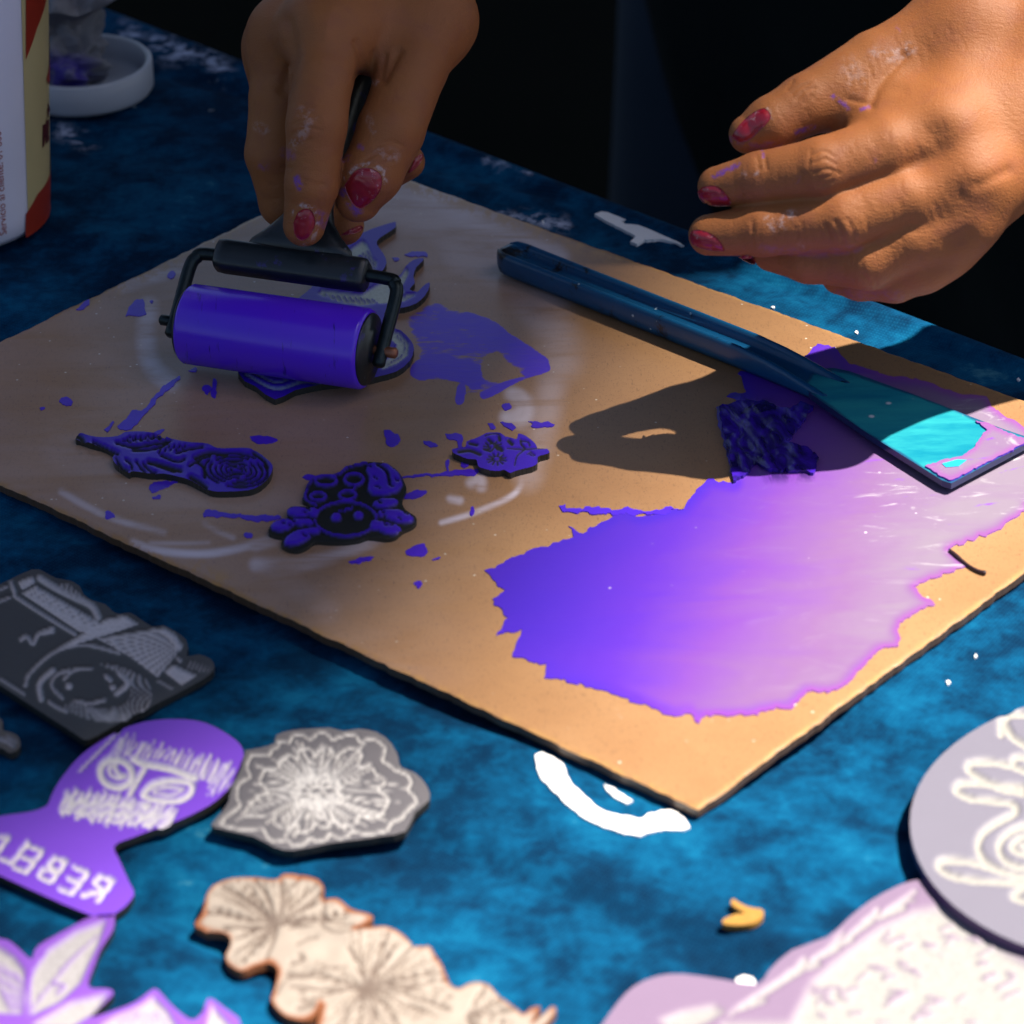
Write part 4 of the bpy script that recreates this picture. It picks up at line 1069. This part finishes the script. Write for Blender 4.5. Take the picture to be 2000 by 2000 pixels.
for i, v in enumerate(tm.vertices):
    v.co = (tc[0] + rr_[i] * math.cos(th[i]), tc[1] + rr_[i] * math.sin(th[i]), zz[i])
tm.materials.clear(); tm.materials.append(RED)
link(bpy.data.objects.new('small_print', tm), labo)

LC = P([(163, 178)], ZT)[0]
k = MatB('used_lid')
nz = k.noise(80, 5, 0.65)
k.set(Base_Color=k.mix(k.math('MULTIPLY', k.attr('dirt'), k.smooth(nz, 0.28, 0.5)), (0.42, 0.45, 0.52), (0.07, 0.066, 0.07)), Roughness=0.4)
LR = 0.0238
pr_ = [(LR - 0.004, 0), (LR - 0.001, 0.0005), (LR, 0.002), (LR, 0.0105), (LR - 0.0006, 0.0112), (LR - 0.0016, 0.0112), (LR - 0.0022, 0.0105), (LR - 0.0024, 0.004), (LR - 0.003, 0.0022), (0.004, 0.0020), (0.0005, 0.002)]
lid = lathe('jar_lid', pr_, LC, k.m, None, 80, attrs={'dirt': np.repeat([0.9, 1, 1, 1, 0.4, 0.1, 0.1, 0.15, 0.15, 0.1, 0.1], 80)})
tag(lid, 'upturned white jar lid with a rag in it behind the tub', 'lid')
# rag: a crumpled bundle standing in the lid
nu_, nv_ = 150, 110
uu, vv_ = np.meshgrid(np.linspace(0, 2 * math.pi, nu_, endpoint=False), np.linspace(0, 1, nv_))
uu, vv_ = uu.ravel(), vv_.ravel()
prof_r = np.interp(vv_, [0, 0.05, 0.25, 0.5, 0.66, 0.74, 0.85, 0.95, 1], [0.004, 0.0165, 0.0185, 0.0165, 0.0125, 0.0145, 0.0215, 0.0165, 0.003])
hz = np.interp(vv_, [0, 0.05, 0.5, 0.66, 0.85, 1], [0.0024, 0.004, 0.020, 0.028, 0.036, 0.041])
fold = np.sin(uu * 5 + 9 * vv_ + 3 * np.sin(uu * 2 + vv_ * 4)) * 0.10 + np.sin(uu * 11 - 14 * vv_) * 0.05 + (vnoise(np.stack([np.cos(uu) * 0.5 + 2, vv_ * 2 + np.sin(uu) * 0.5], 1), 5, 3, 4) - 0.5) * 0.5
rr_ = prof_r * (1 + fold)
rc_ = LC + np.array([-0.0105, -0.001, 0.0])
rv = np.stack([rc_[0] + rr_ * np.cos(uu) + 0.010 * vv_ ** 3, rc_[1] + rr_ * np.sin(uu), rc_[2] + hz + 0.002 * fold * 10 * vv_], 1)
lim = np.hypot(rv[:, 0] - LC[0], rv[:, 1] - LC[1])
sc2 = np.where(rv[:, 2] < LC[2] + 0.013, np.minimum(1, (LR - 0.0032) / lim), 1.0)
rv[:, 0] = LC[0] + (rv[:, 0] - LC[0]) * sc2; rv[:, 1] = LC[1] + (rv[:, 1] - LC[1]) * sc2
idx = np.arange(nu_ * nv_).reshape(nv_, nu_)
q0 = idx[:-1].ravel(); q1 = np.roll(idx, -1, 1)[:-1].ravel(); q2 = np.roll(idx, -1, 1)[1:].ravel(); q3 = idx[1:].ravel()
k = MatB('stained_rag')
stn = k.math('MULTIPLY', k.attr('stain'), k.smooth(k.noise(70, 5, 0.6), 0.35, 0.55))
base_ = k.mix(k.noise(90, 5), (0.30, 0.30, 0.33), (0.12, 0.12, 0.15))
k.set(Base_Color=k.mix(stn, base_, (0.05, 0.03, 0.30)), Roughness=0.9, Normal=k.bump(k.noise(500, 3), 0.3, 0.0005))
rpx = proj(rv)
rag = mesh('rag', rv, np.stack([q0, q1, q2, q3], 1), k.m, attrs={'stain': 1 - sstep(15, 75, np.linalg.norm((rpx - (128, 150)) * (0.8, 1), axis=1))})
tag(rag, 'crumpled grey rag with violet stains standing in the lid', 'rag')

# ------------------------------------------------------------------ person: body grown from tapered limbs
def smin(a, b, k_):
    h = np.clip(0.5 + 0.5 * (b - a) / k_, 0, 1)
    return b * (1 - h) + a * h - k_ * h * (1 - h)
def surface_nets(F, org, h):
    nx_, ny_, nz_ = F.shape
    S = F < 0
    cs = [(i, j, l) for i in (0, 1) for j in (0, 1) for l in (0, 1)]
    sub = lambda A_, c: A_[c[0]:nx_ - 1 + c[0], c[1]:ny_ - 1 + c[1], c[2]:nz_ - 1 + c[2]]
    cnt = sum(sub(S, c).astype(np.int8) for c in cs)
    ci = np.argwhere((cnt > 0) & (cnt < 8))
    acc = np.zeros((len(ci), 3)); num = np.zeros(len(ci))
    val = {c: F[ci[:, 0] + c[0], ci[:, 1] + c[1], ci[:, 2] + c[2]] for c in cs}
    for c in cs:
        for ax_ in range(3):
            if c[ax_]:
                continue
            d_ = list(c); d_[ax_] = 1; d_ = tuple(d_)
            a_, b_ = val[c], val[d_]
            mk = (a_ < 0) != (b_ < 0)
            t = np.where(mk, a_ / np.where(mk, a_ - b_, 1), 0)
            pt = np.array(c, float)[None].repeat(len(ci), 0)
            pt[:, ax_] += t
            acc += pt * mk[:, None]; num += mk
    v = org + (ci + acc / num[:, None]) * h
    vid = np.full((nx_ - 1, ny_ - 1, nz_ - 1), -1, np.int64)
    vid[ci[:, 0], ci[:, 1], ci[:, 2]] = np.arange(len(ci))
    fs = []
    for ax_ in range(3):
        o1, o2 = [q for q in range(3) if q != ax_]
        sl0 = [slice(1, -1)] * 3; sl1 = [slice(1, -1)] * 3
        sl0[ax_] = slice(0, -1); sl1[ax_] = slice(1, None)
        a_, b_ = S[tuple(sl0)], S[tuple(sl1)]
        e = np.argwhere(a_ != b_)
        inn = a_[e[:, 0], e[:, 1], e[:, 2]]
        e = e.copy(); e[:, o1] += 1; e[:, o2] += 1
        def cell(d1, d2):
            q = e.copy(); q[:, o1] -= d1; q[:, o2] -= d2
            return vid[q[:, 0], q[:, 1], q[:, 2]]
        f_ = np.stack([cell(1, 1), cell(0, 1), cell(0, 0), cell(1, 0)], 1)
        flip = inn if ax_ != 1 else ~inn
        f_ = np.where(flip[:, None], f_, f_[:, ::-1])
        fs.append(f_)
    fs = np.vstack(fs)
    fs = fs[(fs >= 0).all(1)]
    return v, fs
def grow(groups, h, marg=0.012, kin=0.0014, kout=0.008, kf=0.0012):
    """groups[0] = palm and arm cones, the others one finger each; a cone is (p, r, q, s)"""
    allp = np.array([p for g_ in groups for c in g_ for p in (c[0], c[2])])
    rmax = max(max(c[1], c[3]) for g_ in groups for c in g_)
    org = allp.min(0) - rmax - 0.004
    n_ = np.ceil((allp.max(0) + rmax + 0.004 - org) / h).astype(int) + 1
    axs = [org[i] + np.arange(n_[i]) * h for i in range(3)]
    def cones(g_, k_):
        G = np.full(n_, 0.05, np.float32)
        for p, r_, q, s in g_:
            p, q = np.asarray(p), np.asarray(q)
            mr = max(r_, s) + marg
            lo = np.maximum(((np.minimum(p, q) - mr - org) / h).astype(int), 0)
            hi = np.minimum(((np.maximum(p, q) + mr - org) / h).astype(int) + 2, n_)
            X_ = axs[0][lo[0]:hi[0], None, None] - p[0]
            Y_ = axs[1][None, lo[1]:hi[1], None] - p[1]
            Z_ = axs[2][None, None, lo[2]:hi[2]] - p[2]
            ab = q - p
            t = np.clip((X_ * ab[0] + Y_ * ab[1] + Z_ * ab[2]) / (ab @ ab + 1e-12), 0, 1)
            d_ = np.sqrt((X_ - t * ab[0]) ** 2 + (Y_ - t * ab[1]) ** 2 + (Z_ - t * ab[2]) ** 2) - (r_ + (s - r_) * t)
            sl_ = tuple(slice(lo[i], hi[i]) for i in range(3))
            G[sl_] = smin(G[sl_], d_.astype(np.float32), k_)
        return G
    Fg = cones(groups[0], kout)
    if len(groups) > 1:
        fin = None
        for g_ in groups[1:]:
            G = cones(g_, kin)
            fin = G if fin is None else smin(fin, G, kf)
        Fg = smin(Fg, fin, kout * 0.8)
    return surface_nets(Fg, org, h)
def mm(*a):
    return [x * 0.001 for x in a]
def chain(js, rs):
    return [(js[i], rs[i] * 0.001, js[i + 1], rs[i + 1] * 0.001) for i in range(len(js) - 1)]

# left hand, held open above the board
Lj = dict(
    thumb=[Q(1890, 62, .884), Q(1712, 128, .880), Q(1574, 204, .875), Q(1505, 243, .873), Q(1462, 262, .873)],
    index=[Q(1852, 262, .868), Q(1735, 292, .862), Q(1607, 330, .860), Q(1483, 349, .865), Q(1402, 364, .869)],
    middle=[Q(1890, 345, .866), Q(1775, 385, .862), Q(1650, 428, .861), Q(1491, 448, .866), Q(1385, 459, .870)],
    ring=[Q(1858, 415, .868), Q(1775, 465, .865), Q(1694, 509, .866), Q(1580, 505, .872), Q(1508, 492, .877)],
    pinky=[Q(1825, 468, .872), Q(1790, 520, .870), Q(1748, 543, .872), Q(1680, 545, .876), Q(1640, 540, .880)])
Lr = dict(thumb=[13, 9.2, 7.9, 7.2, 5.2], index=[10.5, 8.9, 8.2, 6.9, 5.3], middle=[10.5, 9.0, 8.2, 7.0, 5.4], ring=[10, 8.3, 7.6, 6.4, 5.2], pinky=[9.0, 7.3, 6.4, 5.6, 4.8])
Lw, Lw2 = Q(2120, 110, .888), Q(2420, -60, .90)
Lpalm = [(Lw, .024, Lw2, .027), (Lw, .020, Lj['index'][0], .0105), (Lw, .021, Lj['middle'][0], .0105), (Lw, .020, Lj['ring'][0], .010), (Lw, .018, Lj['pinky'][0], .009),
         (Lw, .019, Lj['thumb'][0], .0145), (Lj['index'][0], .0095, Lj['middle'][0], .0095), (Lj['middle'][0], .0095, Lj['ring'][0], .009), (Lj['ring'][0], .009, Lj['pinky'][0], .0085), (Lj['thumb'][0], .012, Lj['index'][0], .0095),
         (Q(1800, 135, .886), .0085, Q(1850, 215, .876), .0095), (Q(1730, 165, .882), .0075, Q(1800, 240, .872), .0085), (Q(1700, 205, .882), .005, Q(1745, 250, .872), .007), (Q(1690, 180, .879), .0075, Q(1745, 222, .874), .008), (Q(1650, 215, .877), .0045, Q(1690, 245, .872), .006)]
Lv, Lf = grow([Lpalm] + [chain(Lj[n_], Lr[n_]) for n_ in Lj], 0.0006)

# right hand, closed round the brayer handle
Rj = dict(
    thumb=[Q(838, 40, .944), Q(808, 130, .934), Q(764, 255, .926), Q(725, 340, .925), Q(700, 388, .928)],
    index=[Q(640, 62, .930), Q(628, 150, .921), Q(618, 245, .917), Q(609, 360, .920), Q(594, 440, .924)],
    middle=[Q(572, 75, .945), Q(548, 190, .944), Q(534, 300, .946), Q(556, 395, .952), Q(640, 432, .958), Q(672, 440, .957)],
    ring=[Q(560, 95, .958), Q(547, 190, .962), Q(548, 280, .966), Q(620, 350, .972), Q(740, 340, .968), Q(795, 316, .962)],
    pinky=[Q(562, 90, .972), Q(562, 170, .980), Q(572, 240, .985), Q(650, 290, .988), Q(760, 280, .980)])
Rr = dict(thumb=[12.5, 9.6, 9.2, 8.6, 6.6], index=[10.8, 8.8, 8.3, 7.4, 5.9], middle=[10.5, 8.8, 8.0, 7.2, 6.4, 5.8], ring=[10, 8.2, 7.4, 6.8, 6.2, 5.2], pinky=[9, 7.2, 6.4, 5.8, 5])
Rw, Rw2 = Q(780, -110, .962), Q(845, -420, 1.03)
Rpalm = [(Rw, .0215, Rw2, .026), (Rw, .020, Rj['index'][0], .0108), (Rw, .021, Rj['middle'][0], .0105), (Rw, .019, Rj['ring'][0], .010), (Rw, .017, Rj['pinky'][0], .009),
         (Rw, .018, Rj['thumb'][0], .0115), (Rj['index'][0], .0095, Rj['middle'][0], .0095), (Rj['middle'][0], .0095, Rj['ring'][0], .009), (Rj['ring'][0], .009, Rj['pinky'][0], .009), (Rj['thumb'][0], .010, Rj['index'][0], .009),
         (Q(745, 95, .944), .008, Q(690, 60, .938), .009)]
Rv, Rf = grow([Rpalm] + [chain(Rj[n_], Rr[n_]) for n_ in Rj], 0.0006)

# creases, knuckle folds and stains, traced where they lie on the skin
zl, zrh = Z(1250, 0, 0.3882), Z(300, 0, 0.3623)
def vnormals(v, f):
    n_ = np.cross(v[f[:, 2]] - v[f[:, 0]], v[f[:, 3]] - v[f[:, 1]])
    out = np.zeros_like(v)
    for i in range(4):
        np.add.at(out, f[:, i], n_)
    return out / (np.linalg.norm(out, axis=1)[:, None] + 1e-12)
def crease(v, f, lines):
    n_ = vnormals(v, f)
    if ((v - v.mean(0)) * n_).sum() < 0:
        f = f[:, ::-1]; n_ = -n_
    seen = ((CAM - v) * n_).sum(1) > 0
    p = proj(v)
    d_ = np.zeros(len(v))
    for ln, w, dep in lines:
        ln = np.array(smooth_line(ln))
        kk = np.where(seen & (p > ln.min(0) - 25 - 2.5 * w).all(1) & (p < ln.max(0) + 25 + 2.5 * w).all(1))[0]
        if len(kk):
            x = dist_line(p[kk], ln)
            d_[kk] -= dep * 0.001 * np.exp(-(x / w) ** 2)
    return v + n_ * d_[:, None], f, seen
Lc = []
for ln in ([(760, 470), (800, 440), (850, 420)], [(790, 500), (830, 455), (880, 440)], [(830, 520), (860, 480)], [(740, 450), (770, 410)],
           [(870, 780), (920, 760), (980, 790)], [(880, 820), (930, 800), (990, 830)], [(880, 870), (940, 850), (1000, 870)], [(890, 900), (960, 885)], [(900, 930), (970, 910)], [(860, 760), (850, 830)],
           [(980, 1110), (1010, 1160), (1020, 1220)], [(1040, 1100), (1070, 1150), (1080, 1210)], [(930, 1130), (960, 1190)],
           [(590, 790), (600, 850)], [(625, 790), (635, 850)], [(560, 1110), (570, 1170)], [(1120, 1380), (1160, 1430)], [(1180, 1390), (1190, 1440)]):
    Lc.append((zl(ln), 3.2, 0.34))
Lc += [(zl([(1160, 530), (1190, 450), (1250, 370), (1330, 280)]), 9, 0.6), (zl([(1170, 500), (1240, 450), (1320, 450)]), 11, 0.25), (zl([(1050, 500), (1150, 520)]), 6, 0.4)]
for i in range(6):
    x = 1040 + i * 34
    Lc.append((zl([(x, 330 - i * 14), (x + 25, 400 - i * 10), (x + 20, 440 - i * 12)]), 3.2, 0.14))
Lc += [(zl([(1480, 680), (1480, 760), (1400, 840)]), 34, 0.9), (zl([(1600, 1000), (1530, 1080)]), 30, 0.7), (zl([(1640, 1180), (1560, 1230)]), 16, 0.5), (zl([(1540, 585), (1590, 600)]), 40, -0.8), (zl([(1690, 880), (1720, 900)]), 40, -0.7),
       (zl([(1850, 860), (1700, 930)]), 12, 0.5), (zl([(920, 840), (940, 870)]), 34, -0.35), (zl([(1000, 1160), (1030, 1180)]), 34, -0.35)]
def fine_folds(js, out, step=0.22, w=2.4, dep=0.13):
    """short folds across the visible side of a finger"""
    for a_, b_ in zip(js[:-1], js[1:]):
        pa, pb = proj(a_), proj(b_)
        L_ = np.linalg.norm(pb - pa)
        if L_ < 25:
            continue
        t_ = (pb - pa) / L_; nrm = np.array([-t_[1], t_[0]])
        for q in np.arange(0.05, 0.98, 9.0 / L_):
            if random.random() < 0.72:
                c_ = pa + (pb - pa) * q + nrm * random.uniform(-26, 26)
                l_ = random.uniform(8, 26)
                bow = random.uniform(-4, 4)
                out.append(([tuple(c_ - nrm * l_ + t_ * random.uniform(-3, 3)), tuple(c_ + t_ * bow), tuple(c_ + nrm * l_ + t_ * random.uniform(-3, 3))], w, dep * random.uniform(0.5, 1.1)))
for n_ in ('thumb', 'index', 'middle', 'ring'):
    fine_folds(Lj[n_], Lc)
Lv, Lf, Lseen = crease(Lv, Lf, Lc)
Rc = []
for ln in ([(780, 610), (830, 600), (900, 640)], [(760, 660), (840, 640), (900, 670)], [(750, 720), (820, 690), (900, 700)], [(770, 780), (850, 750)], [(800, 560), (860, 570)], [(790, 960), (860, 985), (920, 990)], [(790, 990), (860, 1005), (930, 1000)],
           [(1130, 870), (1200, 830), (1290, 840)], [(1200, 790), (1280, 760), (1350, 790)], [(680, 910), (740, 905)], [(1230, 880), (1300, 870)]):
    Rc.append((zrh(ln), 3.2, 0.34))
Rc += [(zrh([(1090, 230), (1120, 320), (1100, 440)]), 7, 0.8), (zrh([(1190, 280), (1180, 380)]), 5, 0.5), (zrh([(1250, 300), (1220, 420)]), 5, 0.5), (zrh([(1320, 280), (1240, 430)]), 9, 0.9), (zrh([(720, 120), (750, 300), (700, 480)]), 14, 1.1), (zrh([(880, 110), (900, 150)]), 30, -1.0), (zrh([(640, 130), (650, 180)]), 26, -0.9), (zrh([(930, 200), (960, 60)]), 10, -0.3), (zrh([(1150, 640), (1290, 660)]), 30, -0.4)]
for n_ in ('thumb', 'index', 'middle'):
    fine_folds(Rj[n_][:5], Rc)
Rv, Rf, Rseen = crease(Rv, Rf, Rc)

def stains(v, seen, items):
    p = proj(v)
    o_ = np.zeros(len(v))
    for ln, w, val_ in items:
        o_ = np.maximum(o_, val_ * (1 - sstep(w * 0.3, w, dist_line(p, np.array(ln)))) * seen)
    return o_
Lvio = stains(Lv, Lseen, [(zl([(375, 885), (430, 860), (490, 830)]), 8, 1), (zl([(970, 485), (1000, 505), (1050, 545)]), 5, 1), (zl([(790, 665), (870, 640)]), 7, 0.9), (zl([(1110, 550), (1150, 540)]), 5, .8), (zl([(620, 790), (615, 760)]), 4, .7), (zl([(1290, 130), (1310, 160)]), 4, .35), (zl([(1180, 800), (1185, 810)]), 4, .3), (zl([(460, 700), (560, 740), (700, 720)]), 10, .35), (zl([(620, 1250), (900, 1280), (1100, 1250)]), 12, .18), (zl([(1000, 1480), (1300, 1490)]), 16, .15), (zl([(800, 880), (790, 920)]), 5, .25)])
Lwht = stains(Lv, Lseen, [(zl([(510, 875), (520, 880)]), 9, .9), (zl([(575, 865), (585, 870)]), 7, .7), (zl([(650, 1110), (700, 1150), (760, 1080)]), 16, .6), (zl([(640, 550), (655, 600)]), 6, .6), (zl([(380, 940), (440, 1010)]), 4, .6), (zl([(1190, 270), (1300, 280), (1350, 250)]), 22, .4), (zl([(1060, 330), (1100, 420)]), 30, .22), (zl([(800, 1220), (830, 1240)]), 6, .4)])
Rvio = stains(Rv, Rseen, [(zrh([(770, 960), (780, 990), (790, 1010)]), 9, 1), (zrh([(1030, 860), (1050, 850)]), 9, .7), (zrh([(1110, 790), (1120, 800)]), 8, .5), (zrh([(900, 1170), (930, 1200)]), 18, .5), (zrh([(1030, 1040), (1100, 1140)]), 14, .8), (zrh([(580, 890), (600, 900)]), 12, .35), (zrh([(700, 820), (740, 840)]), 14, .3)])
Rwht = stains(Rv, Rseen, [(zrh([(750, 1150), (800, 1105), (860, 1120), (885, 1200), (860, 1290), (800, 1325)]), 6, .8), (zrh([(1030, 960), (1090, 900), (1170, 880), (1240, 920), (1250, 980)]), 6, .8), (zrh([(800, 600), (850, 620), (800, 720), (760, 780)]), 16, .35), (zrh([(560, 680), (600, 700)]), 14, .3), (zrh([(1230, 820), (1290, 840)]), 20, .3), (zrh([(1180, 440), (1210, 450)]), 8, .6), (zrh([(1140, 600), (1190, 710)]), 10, .25)])

# the rest of the body, mostly out of view: forearms, upper arms and trunk core
SHR, SHL = np.array([0.13, 0.34, 0.52]), np.array([0.44, 0.31, 0.48])
ELR, ELL = np.array([0.03, 0.37, 0.36]), np.array([0.45, 0.25, 0.22])
Bv, Bf = grow([[(Rw2, .0255, ELR, .036), (ELR, .036, SHR, .046), (Lw2, .0265, ELL, .036), (ELL, .036, SHL, .046), (SHR, .05, SHL, .05), (np.array([.28, .33, .46]), .09, np.array([.215, .62, .02]), .11), (np.array([.285, .30, .50]), .055, np.array([.285, .26, .58]), .05)]], 0.005, marg=0.03, kout=0.03)
n1, n2 = len(Lv), len(Lv) + len(Rv)
bv_n = vnormals(Bv, Bf)
if ((Bv - Bv.mean(0)) * bv_n).sum() < 0:
    Bf = Bf[:, ::-1]

k = MatB('skin')
big = k.noise(28, 4, 0.55)
mid_ = k.noise(140, 4, 0.6)
fine = k.voro(2400)
wr_ = k.noise(1300, 3, 0.6, vec=k.map((0.35, 1.6, 1), (0, 0, 0.5)))
c_ = k.mix(big, (0.315, 0.118, 0.036), (0.245, 0.077, 0.026))
c_ = k.mix(k.math('MULTIPLY', k.smooth(mid_, 0.45, 0.7), 0.35), c_, (0.22, 0.070, 0.040))
br = k.noise(420, 4, 0.7)
c_ = k.mix(k.math('MULTIPLY', k.math('MULTIPLY', k.attr('chalk'), 0.6), k.smooth(br, 0.44, 0.62)), c_, (0.58, 0.52, 0.55))
c_ = k.mix(k.math('MULTIPLY', k.math('MULTIPLY', k.attr('violet'), 0.75), k.smooth(br, 0.38, 0.60)), c_, (0.10, 0.03, 0.42))
hgt = k.math('ADD', k.math('MULTIPLY', wr_, 0.7), k.math('ADD', k.math('MULTIPLY', fine, 0.35), k.math('MULTIPLY', mid_, 0.5)))
k.set(Base_Color=c_, Roughness=0.56, Specular_IOR_Level=0.28, Normal=k.bump(hgt, 0.42, 0.0005))
k.b.inputs['Subsurface Weight'].default_value = 0.06
k.b.inputs['Subsurface Radius'].default_value = (1.0, 0.35, 0.2)
k.b.inputs['Subsurface Scale'].default_value = 0.0025
SKIN = k.m
person = empty('person')
tag(person, 'person in black shirt rolling ink with one hand, the other hand open above the spatula', 'person')
bodyo = mesh('body', np.vstack([Lv, Rv, Bv]), np.vstack([Lf, Rf + n1, Bf + n2]), SKIN, person, True, {'violet': np.concatenate([Lvio, Rvio, np.zeros(len(Bv))]), 'chalk': np.concatenate([Lwht, Rwht, np.zeros(len(Bv))])})

# finger nails follow the finger they sit on
tree = BVHTree.FromPolygons(np.vstack([Lv, Rv]).tolist(), np.vstack([Lf, Rf + n1]).tolist())
k = MatB('red_nail_polish')
chipn = k.smooth(k.noise(500, 4, 0.7), 0.60, 0.68)
k.set(Base_Color=k.mix(k.math('MULTIPLY', chipn, 0.6), k.mix(k.noise(300, 3), (0.30, 0.008, 0.020), (0.20, 0.006, 0.018)), (0.42, 0.25, 0.26)), Roughness=0.28, Coat_Weight=0.3, Normal=k.bump(k.noise(600, 3), 0.1, 0.0003))
NAIL = k.m
def nail(poly):
    poly = smooth_line(list(poly) + [poly[0]], 4)[:-1]
    px_, fs, rg = tri_px(poly, 3.2)
    dd = dist_line(px_, px_[rg], True)
    hit = [tree.ray_cast(Vector(CAM), Vector(unit(Q(a_, b_, 1) - CAM)), 3.0) for a_, b_ in px_]
    dist_ = np.array([h[3] if h[0] is not None else np.nan for h in hit])
    med = np.nanmedian(dist_)
    for i in range(len(dist_)):
        if not np.isfinite(dist_[i]) or abs(dist_[i] - med) > 0.012:
            ok = [j for j in np.argsort(np.linalg.norm(px_ - px_[i], axis=1))[1:40] if np.isfinite(dist_[j]) and abs(dist_[j] - med) < 0.012]
            dist_[i] = dist_[ok[0]] + 0.0004 if ok else med
            hit[i] = hit[ok[0]] if ok else hit[i]
    top = []
    for (a_, b_), dz, h, e in zip(px_, dist_, hit, dd):
        n_ = np.array(h[1]) if h[1] is not None else -FW
        if n_ @ FW > 0:
            n_ = -n_
        top.append(CAM + unit(Q(a_, b_, 1) - CAM) * dz + n_ * (0.00012 + 0.00042 * min(1, e / 9.0)))
    top = np.array(top)
    rb2 = top[rg] + FW * 0.0009
    nn = len(rg)
    side = [(rg[i], rg[(i + 1) % nn], len(top) + (i + 1) % nn, len(top) + i) for i in range(nn)]
    return mesh('finger_nail', np.vstack([top, rb2]), fs + side, NAIL, person, True)
for p in (zl([(460, 690), (500, 630), (560, 575), (620, 545), (650, 565), (655, 600), (600, 660), (550, 705), (500, 715)]),
          zl([(292, 965), (320, 940), (380, 935), (430, 970), (460, 1020), (440, 1033), (370, 1033), (310, 1008)]),
          zl([(250, 1195), (265, 1160), (320, 1160), (380, 1190), (420, 1240), (420, 1262), (340, 1256), (270, 1232)]),
          zl([(497, 1290), (540, 1283), (575, 1298), (580, 1328), (540, 1316)]),
          zrh([(755, 1200), (780, 1145), (820, 1125), (855, 1140), (870, 1190), (860, 1240), (830, 1285), (790, 1295), (760, 1260)]),
          zrh([(1030, 1000), (1080, 930), (1140, 905), (1200, 920), (1230, 960), (1220, 1030), (1170, 1090), (1110, 1125), (1060, 1080)]),
          zrh([(1350, 930), (1390, 870), (1440, 830), (1452, 850), (1420, 900), (1380, 930)]),
          zrh([(1010, 1268), (1050, 1240), (1115, 1215), (1122, 1240), (1070, 1262)])):
    nail(p)

# clothes
k = MatB('black_cotton')
fo = k.noise(14, 4, 0.5, vec=k.map((1, 1, 0.4)))
k.set(Base_Color=k.mix(fo, (0.006, 0.008, 0.007), (0.014, 0.017, 0.016)), Roughness=0.95, Specular_IOR_Level=0.1, Normal=k.bump(fo, 0.5, 0.02))
SHIRT = k.m
JEANS = plain('dark_denim', (0.008, 0.022, 0.042), 0.95, 0.3, 400, 0.2)
def body_secs(rows, n_=96, amp=0.0, seed=0):
    out = []
    for z_, cx_, cy_, a_, b_ in rows:
        t = np.linspace(0, 2 * math.pi, n_, endpoint=False)
        w_ = 1 + amp * (np.sin(t * 9 + z_ * 30 + seed) * 0.5 + np.sin(t * 17 - z_ * 45) * 0.3)
        out.append(np.stack([cx_ + a_ * w_ * np.cos(t), cy_ + b_ * w_ * np.sin(t), np.full(n_, z_)], 1))
    return out
rows = [(0.55, .285, .285, .10, .07), (0.52, .285, .29, .17, .10), (0.44, .285, .325, .19, .13), (0.30, .27, .42, .19, .14), (0.15, .24, .525, .182, .14), (0.02, .22, .61, .184, .14), (-0.08, .22, .645, .19, .145), (-0.16, .225, .645, .19, .15), (-0.24, .24, .645, .18, .15)]
zs = np.linspace(0.55, -0.24, 40)
ar = np.array(rows)[::-1]
rows2 = [tuple([z_] + [np.interp(z_, ar[:, 0], ar[:, c]) for c in range(1, 5)]) for z_ in zs]
ssec = body_secs(rows2, 110, 0.03)
for s_ in ssec:                                   # the hem hangs lower on one side
    zmin_ = -0.24 + 0.15 * (1 - sstep(0.03, 0.13, s_[:, 0]))
    s_[:, 2] = 0.55 + (s_[:, 2] - 0.55) * (0.55 - zmin_) / 0.79
shirto = loft('shirt', ssec, SHIRT, person)
def sleeve(a_, b_):
    secs_ = []
    t = unit(b_ - a_); s_ = unit(np.cross(t, [0, 1, 0.2])); u_ = np.cross(t, s_)
    for q_, r_ in ((0, .075), (0.2, .072), (0.5, .066), (0.75, .062), (0.95, .060), (1.0, .056), (0.97, .052)):
        secs_.append(ring(a_ + (b_ - a_) * q_, s_ * r_, u_ * r_, 32))
    loft('sleeve', secs_, SHIRT, shirto)
sleeve(SHR, SHR * 0.25 + ELR * 0.75)
sleeve(SHL, SHL * 0.25 + ELL * 0.75)
trouo = loft('trousers', body_secs([(0.0, .215, .63, .160, .12), (-0.14, .215, .645, .165, .13), (-0.28, .215, .645, .17, .135), (-0.36, .215, .645, .17, .13)], 60, 0.01), JEANS, person)
for sx in (-0.085, 0.085):
    loft('trouser_leg', body_secs([(-0.30, .215 + sx, .645, .09, .115), (-0.50, .215 + sx * 1.05, .645, .075, .085), (-0.758, .215 + sx * 1.1, .65, .065, .08)], 48, 0.02), JEANS, trouo)

# roots at the base of their things
bpy.context.view_layer.update()
for root in (bray, spat, tub, person):
    pts = np.array([tuple(v.co) for ch in root.children for v in list(ch.data.vertices)[::7]])
    base = Vector(((pts[:, 0].min() + pts[:, 0].max()) / 2, (pts[:, 1].min() + pts[:, 1].max()) / 2, pts[:, 2].min()))
    root.location = base
    for ch in root.children:
        ch.location = -base
